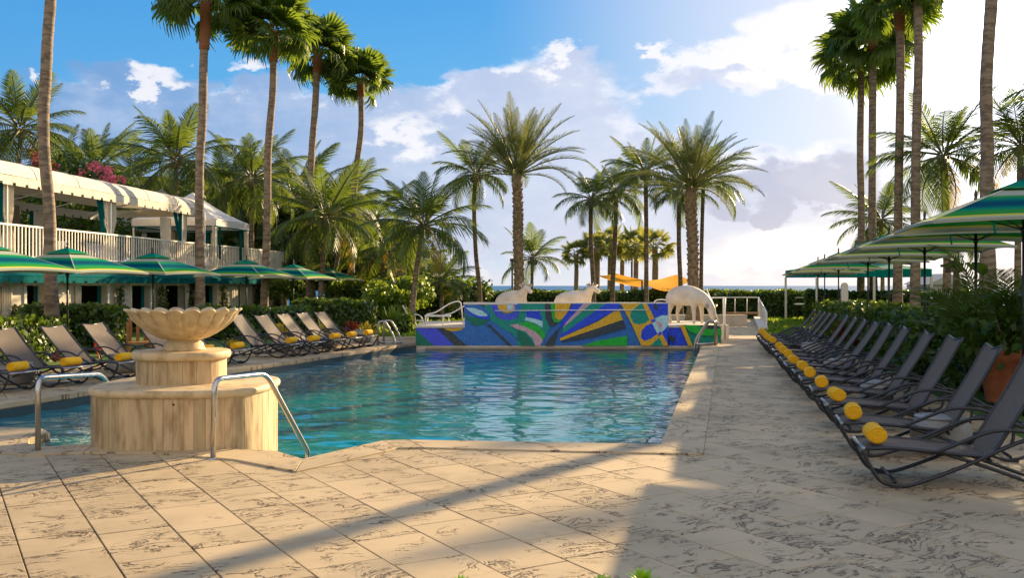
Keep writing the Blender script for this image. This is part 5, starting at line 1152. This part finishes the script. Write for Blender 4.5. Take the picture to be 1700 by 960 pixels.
for k, (px, py, Y, r0, lab) in enumerate([(60, 330, 60, 4.2, 'dark broadleaf tree behind the building at the far left'), (190, 310, 62, 4.2, 'dark broadleaf tree behind the pink bougainvillea'), (300, 320, 60, 4.5, 'dark broadleaf tree behind the white tents'), (395, 310, 60, 4.5, 'dark broadleaf tree right of the tents'), (470, 330, 60, 4.5, 'dark broadleaf tree behind the balcony corner'), (545, 350, 58, 4.2, 'dark broadleaf tree behind the two middle fan palm trunks'), (610, 390, 58, 3.6, 'dark broadleaf tree behind the rightmost left umbrella'), (655, 430, 58, 2.6, 'small dark broadleaf tree behind the leaning coconut palm'), (-60, 300, 52, 4.5, 'dark broadleaf tree cut by the left edge')]):
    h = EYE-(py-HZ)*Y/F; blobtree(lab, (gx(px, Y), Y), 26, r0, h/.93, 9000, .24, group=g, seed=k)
for k, (px, Y, h, r0, lab) in enumerate([(440, 55, 4.6, 3.2, 'dark undergrowth bush behind the balcony corner'), (520, 52, 4.4, 3.2, 'dark undergrowth bush behind the left umbrellas'), (590, 52, 3.6, 3.0, 'dark undergrowth bush right of the left umbrellas'), (640, 54, 3.0, 2.4, 'undergrowth bush under the leaning coconut palm')]):
    blobtree(lab, (gx(px, Y), Y), 20, r0, h, 5000, .2, group='undergrowth bushes behind the left umbrellas', seed=20+k, name='bush', cat='bush', trunk=False)
blobtree('bright green shrub between the cabana wall and the fifth left umbrella', (gx(468, 46), 46), 14, 1.0, 2.2, 2600, .11, 'hedge_bright', 'shrub', 'shrub', trunk=False, seed=31)
blobtree('dense leafy shrub under the leaning coconut palm by the lawn', (gx(640, 37), 37), 12, 1.1, 1.5, 2600, .11, 'hedge_bright', 'shrub', 'shrub', trunk=False, seed=32)
blobtree('green hedge-like shrub left of the white garden chair', (gx(672, 40), 40), 14, 1.6, 1.9, 3600, .12, 'hedge_bright', 'shrub', 'shrub', trunk=False, seed=33)
# bougainvillea behind the roof
t = blobtree('pink flowering bougainvillea behind the canvas roof', (gx(140, 44), 44), 30, 2.6, 7.6, 6500, .12, 'hedge_leaf', 'bougainvillea', 'shrub', seed=41)
r = np.random.default_rng(5); pts = []
for k in range(24):
    c = np.array([r.uniform(-1.9, 2.3), r.uniform(-2.4, -.8), 0]); c[2] = 6.75-.16*c[0]+r.uniform(-.45, .5); pts.append(c+r.normal(0, .085, (36, 3)))
leaves('blossoms', np.vstack(pts), np.tile((0, -1, .3), (24*36, 1)), .09, 'pink', t)
# colour accent plants
def spiky(label, c, h, n, matn, name='spiky_plant', w_=.035, wide=1.):
    t = thing(name, label, 'plant', (c[0], c[1], -.03)); m = MB(); r = random.Random(int(c[0]*100))
    for k in range(n):
        a = k*2.4; e = r.uniform(.5, 1.45); L = h*r.uniform(.7, 1.1); d = Vector((math.cos(a)*math.cos(e)*wide, math.sin(a)*math.cos(e)*wide, math.sin(e))).normalized(); s_ = Vector((-math.sin(a), math.cos(a), 0)); b = Vector((0, 0, .02))
        tri_strip(m, [b, b+d*L*.5, b+d*L*.8+Vector((0, 0, -.04*L)), b+d*L+Vector((0, 0, -.18*L))], [w_*.5, w_, w_*.7, .002], s_)
    m.build('foliage', matn, t); return t
spiky('red croton plant in front of the left hedge end', (gx(586, 30.5), 30.5), .7, 60, 'redleaf', 'croton')
spiky('yellow-green croton left of the pool ladder', (gx(607, 30), 30), .65, 50, 'yellowleaf', 'croton'); spiky('bright yellow croton between the far left loungers', (gx(537, 28.6), 28.6), .85, 46, 'yellowleaf', 'croton'); spiky('yellow croton behind the sixth and seventh left loungers', (gx(468, 27.3), 27.3), .75, 40, 'yellowleaf', 'croton')
spiky('green grassy plant in front of the bright shrub at mid left', (gx(650, 34), 34), 1.15, 90, 'hedge_bright', 'grass_clump', .03); spiky('red bromeliad in front of the right hedge', (gx(1402, 28.5), 28.5), .8, 60, 'redleaf', 'bromeliad', .05); spiky('small orange croton behind the first loungers right of the bowl', (gx(385, 25), 25), .42, 30, 'yellowleaf', 'croton'); spiky('small red plant beside the second lounger from the left', (gx(92, 20.8), 20.8), .32, 20, 'redleaf', 'croton')
spiky('small red cordyline low behind the middle right loungers', (gx(1424, 26), 26), .6, 40, 'redleaf', 'bromeliad', .04)
# bamboo-like bush and bird-of-paradise at the right edge
t = thing('areca_palm', 'tall feathery areca palm clump at the right edge behind the nearest loungers', 'palm bush', (gx(1690, 14.6), 14.6, -.05)); fm = [feather_frond('hedge_leaf', 30, d, .26, .010, .25, .6, 70+k, .006) for k, d in enumerate([.6, 1.1, 1.5])]
rr2 = random.Random(8)
for k in range(95):
    o = link('frond', fm[k % 3], t); a = rr2.uniform(0, 2*PI); q = rr2.uniform(0, .75); s = rr2.uniform(.9, 1.7); o.location = (math.cos(a)*q*1.1, math.sin(a)*q, rr2.uniform(.0, 1.2)); o.scale = (s, s, s); o.rotation_euler = (rr2.uniform(-.4, .4), -rr2.uniform(.5, 1.35), a+rr2.uniform(-.6, .6))
m = MB()
for k in range(14): a = k*2.4; m.tube([(math.cos(a)*.35, math.sin(a)*.35, 0), (math.cos(a)*.5, math.sin(a)*.5, 1.6)], .02, 5)
m.build('stems', 'rachis', t)
t = thing('bird_of_paradise', 'broad-leaved bird of paradise plant behind the areca palm at the right edge', 'plant', (gx(1650, 18), 18, -.05)); rr2 = random.Random(4)
for k in range(15):
    a = rr2.uniform(0, 2*PI); L = rr2.uniform(.5, .8); H = rr2.uniform(1.1, 2.0); b = Vector((math.cos(a)*.5, math.sin(a)*.4, H)); m = MB(); m.cur = 1; m.tube([(0, 0, 0), tuple(b*.6), tuple(b)], .015, 5); m.cur = 0
    d = Vector((math.cos(a)*.8, math.sin(a)*.8, .5)).normalized(); s_ = Vector((-math.sin(a), math.cos(a), 0)); up = Vector((0, 0, 1)); vs = []
    for i in range(7):
        f = i/6; w_ = .17*math.sin(PI*min(1, f*.93+.05))**.6; p = b+d*L*f-up*.18*f*f; vs += [p+s_*w_+up*.05, p, p-s_*w_+up*.05]
    m.add(vs, [(3*i+j, 3*i+3+j, 3*i+4+j, 3*i+1+j) for i in range(6) for j in range(2)], smooth=True); m.build('large_leaf', ['hedge_leaf', 'rachis'], t)
# climbing vines on the pilasters
for k, (px, w_, h, nn, lab) in enumerate([(25, .75, 1.5, 1500, 'leafy vine on the leftmost pilaster'), (113, .8, 1.5, 1300, 'leafy vine right of the first fan palm trunk'), (193, .5, 2.0, 700, 'thin vine on the pilaster above the hedge block'), (262, .6, 2.0, 800, 'vine on the pilaster behind the second left umbrella pole'), (318, .85, 2.5, 2000, 'dense ivy column left of the second fan palm'), (366, .45, 2.1, 600, 'thin vine right of the second fan palm'), (424, .7, 2.1, 900, 'yellowing vine on the pilaster between the curtains'), (456, .6, 2.2, 1000, 'vine covering the right corner of the cabana wall')]):
    Yk = fY(px); c = Vector((SL*Yk-16.95, Yk, 0))+fo*.14; t = thing('climbing_vine', lab+' of the cabanas', 'vine', c, RZF, 'vines on the cabana pilasters')
    u = RNG.normal(0, .33, nn)*w_; z = RNG.beta(1.1, 1.5, nn)*h-.4; leaves('foliage', np.c_[RNG.normal(.03, .06, nn), u*(1.15-.5*(z+.4)/h), z], np.tile((1, 0, .2), (nn, 1)), .075, 'vine_leaf', t)
    m = MB(); m.tube([(0, 0, -.45), (.03, .05, h*.3), (0, -.05, h*.8-.4)], .015, 5); m.build('stem', 'trunk_dark', t)
# grass tufts along lawn edges
n = 9000; xs = RNG.uniform(-6, 15, n); ys = RNG.uniform(31.5, 49, n); k = (ys > 31.5) & ((xs < -2.9) | (xs > .27*ys-.4) | (ys > 36) & (xs < .15*ys))
leaves('grass', np.c_[xs, ys, np.full(n, .01)][k], np.tile((0, -1, 0), (k.sum(), 1)), .11, 'grass_blade', aspect=1.6, kind='stuff', elong=(0, 0, 2.5));
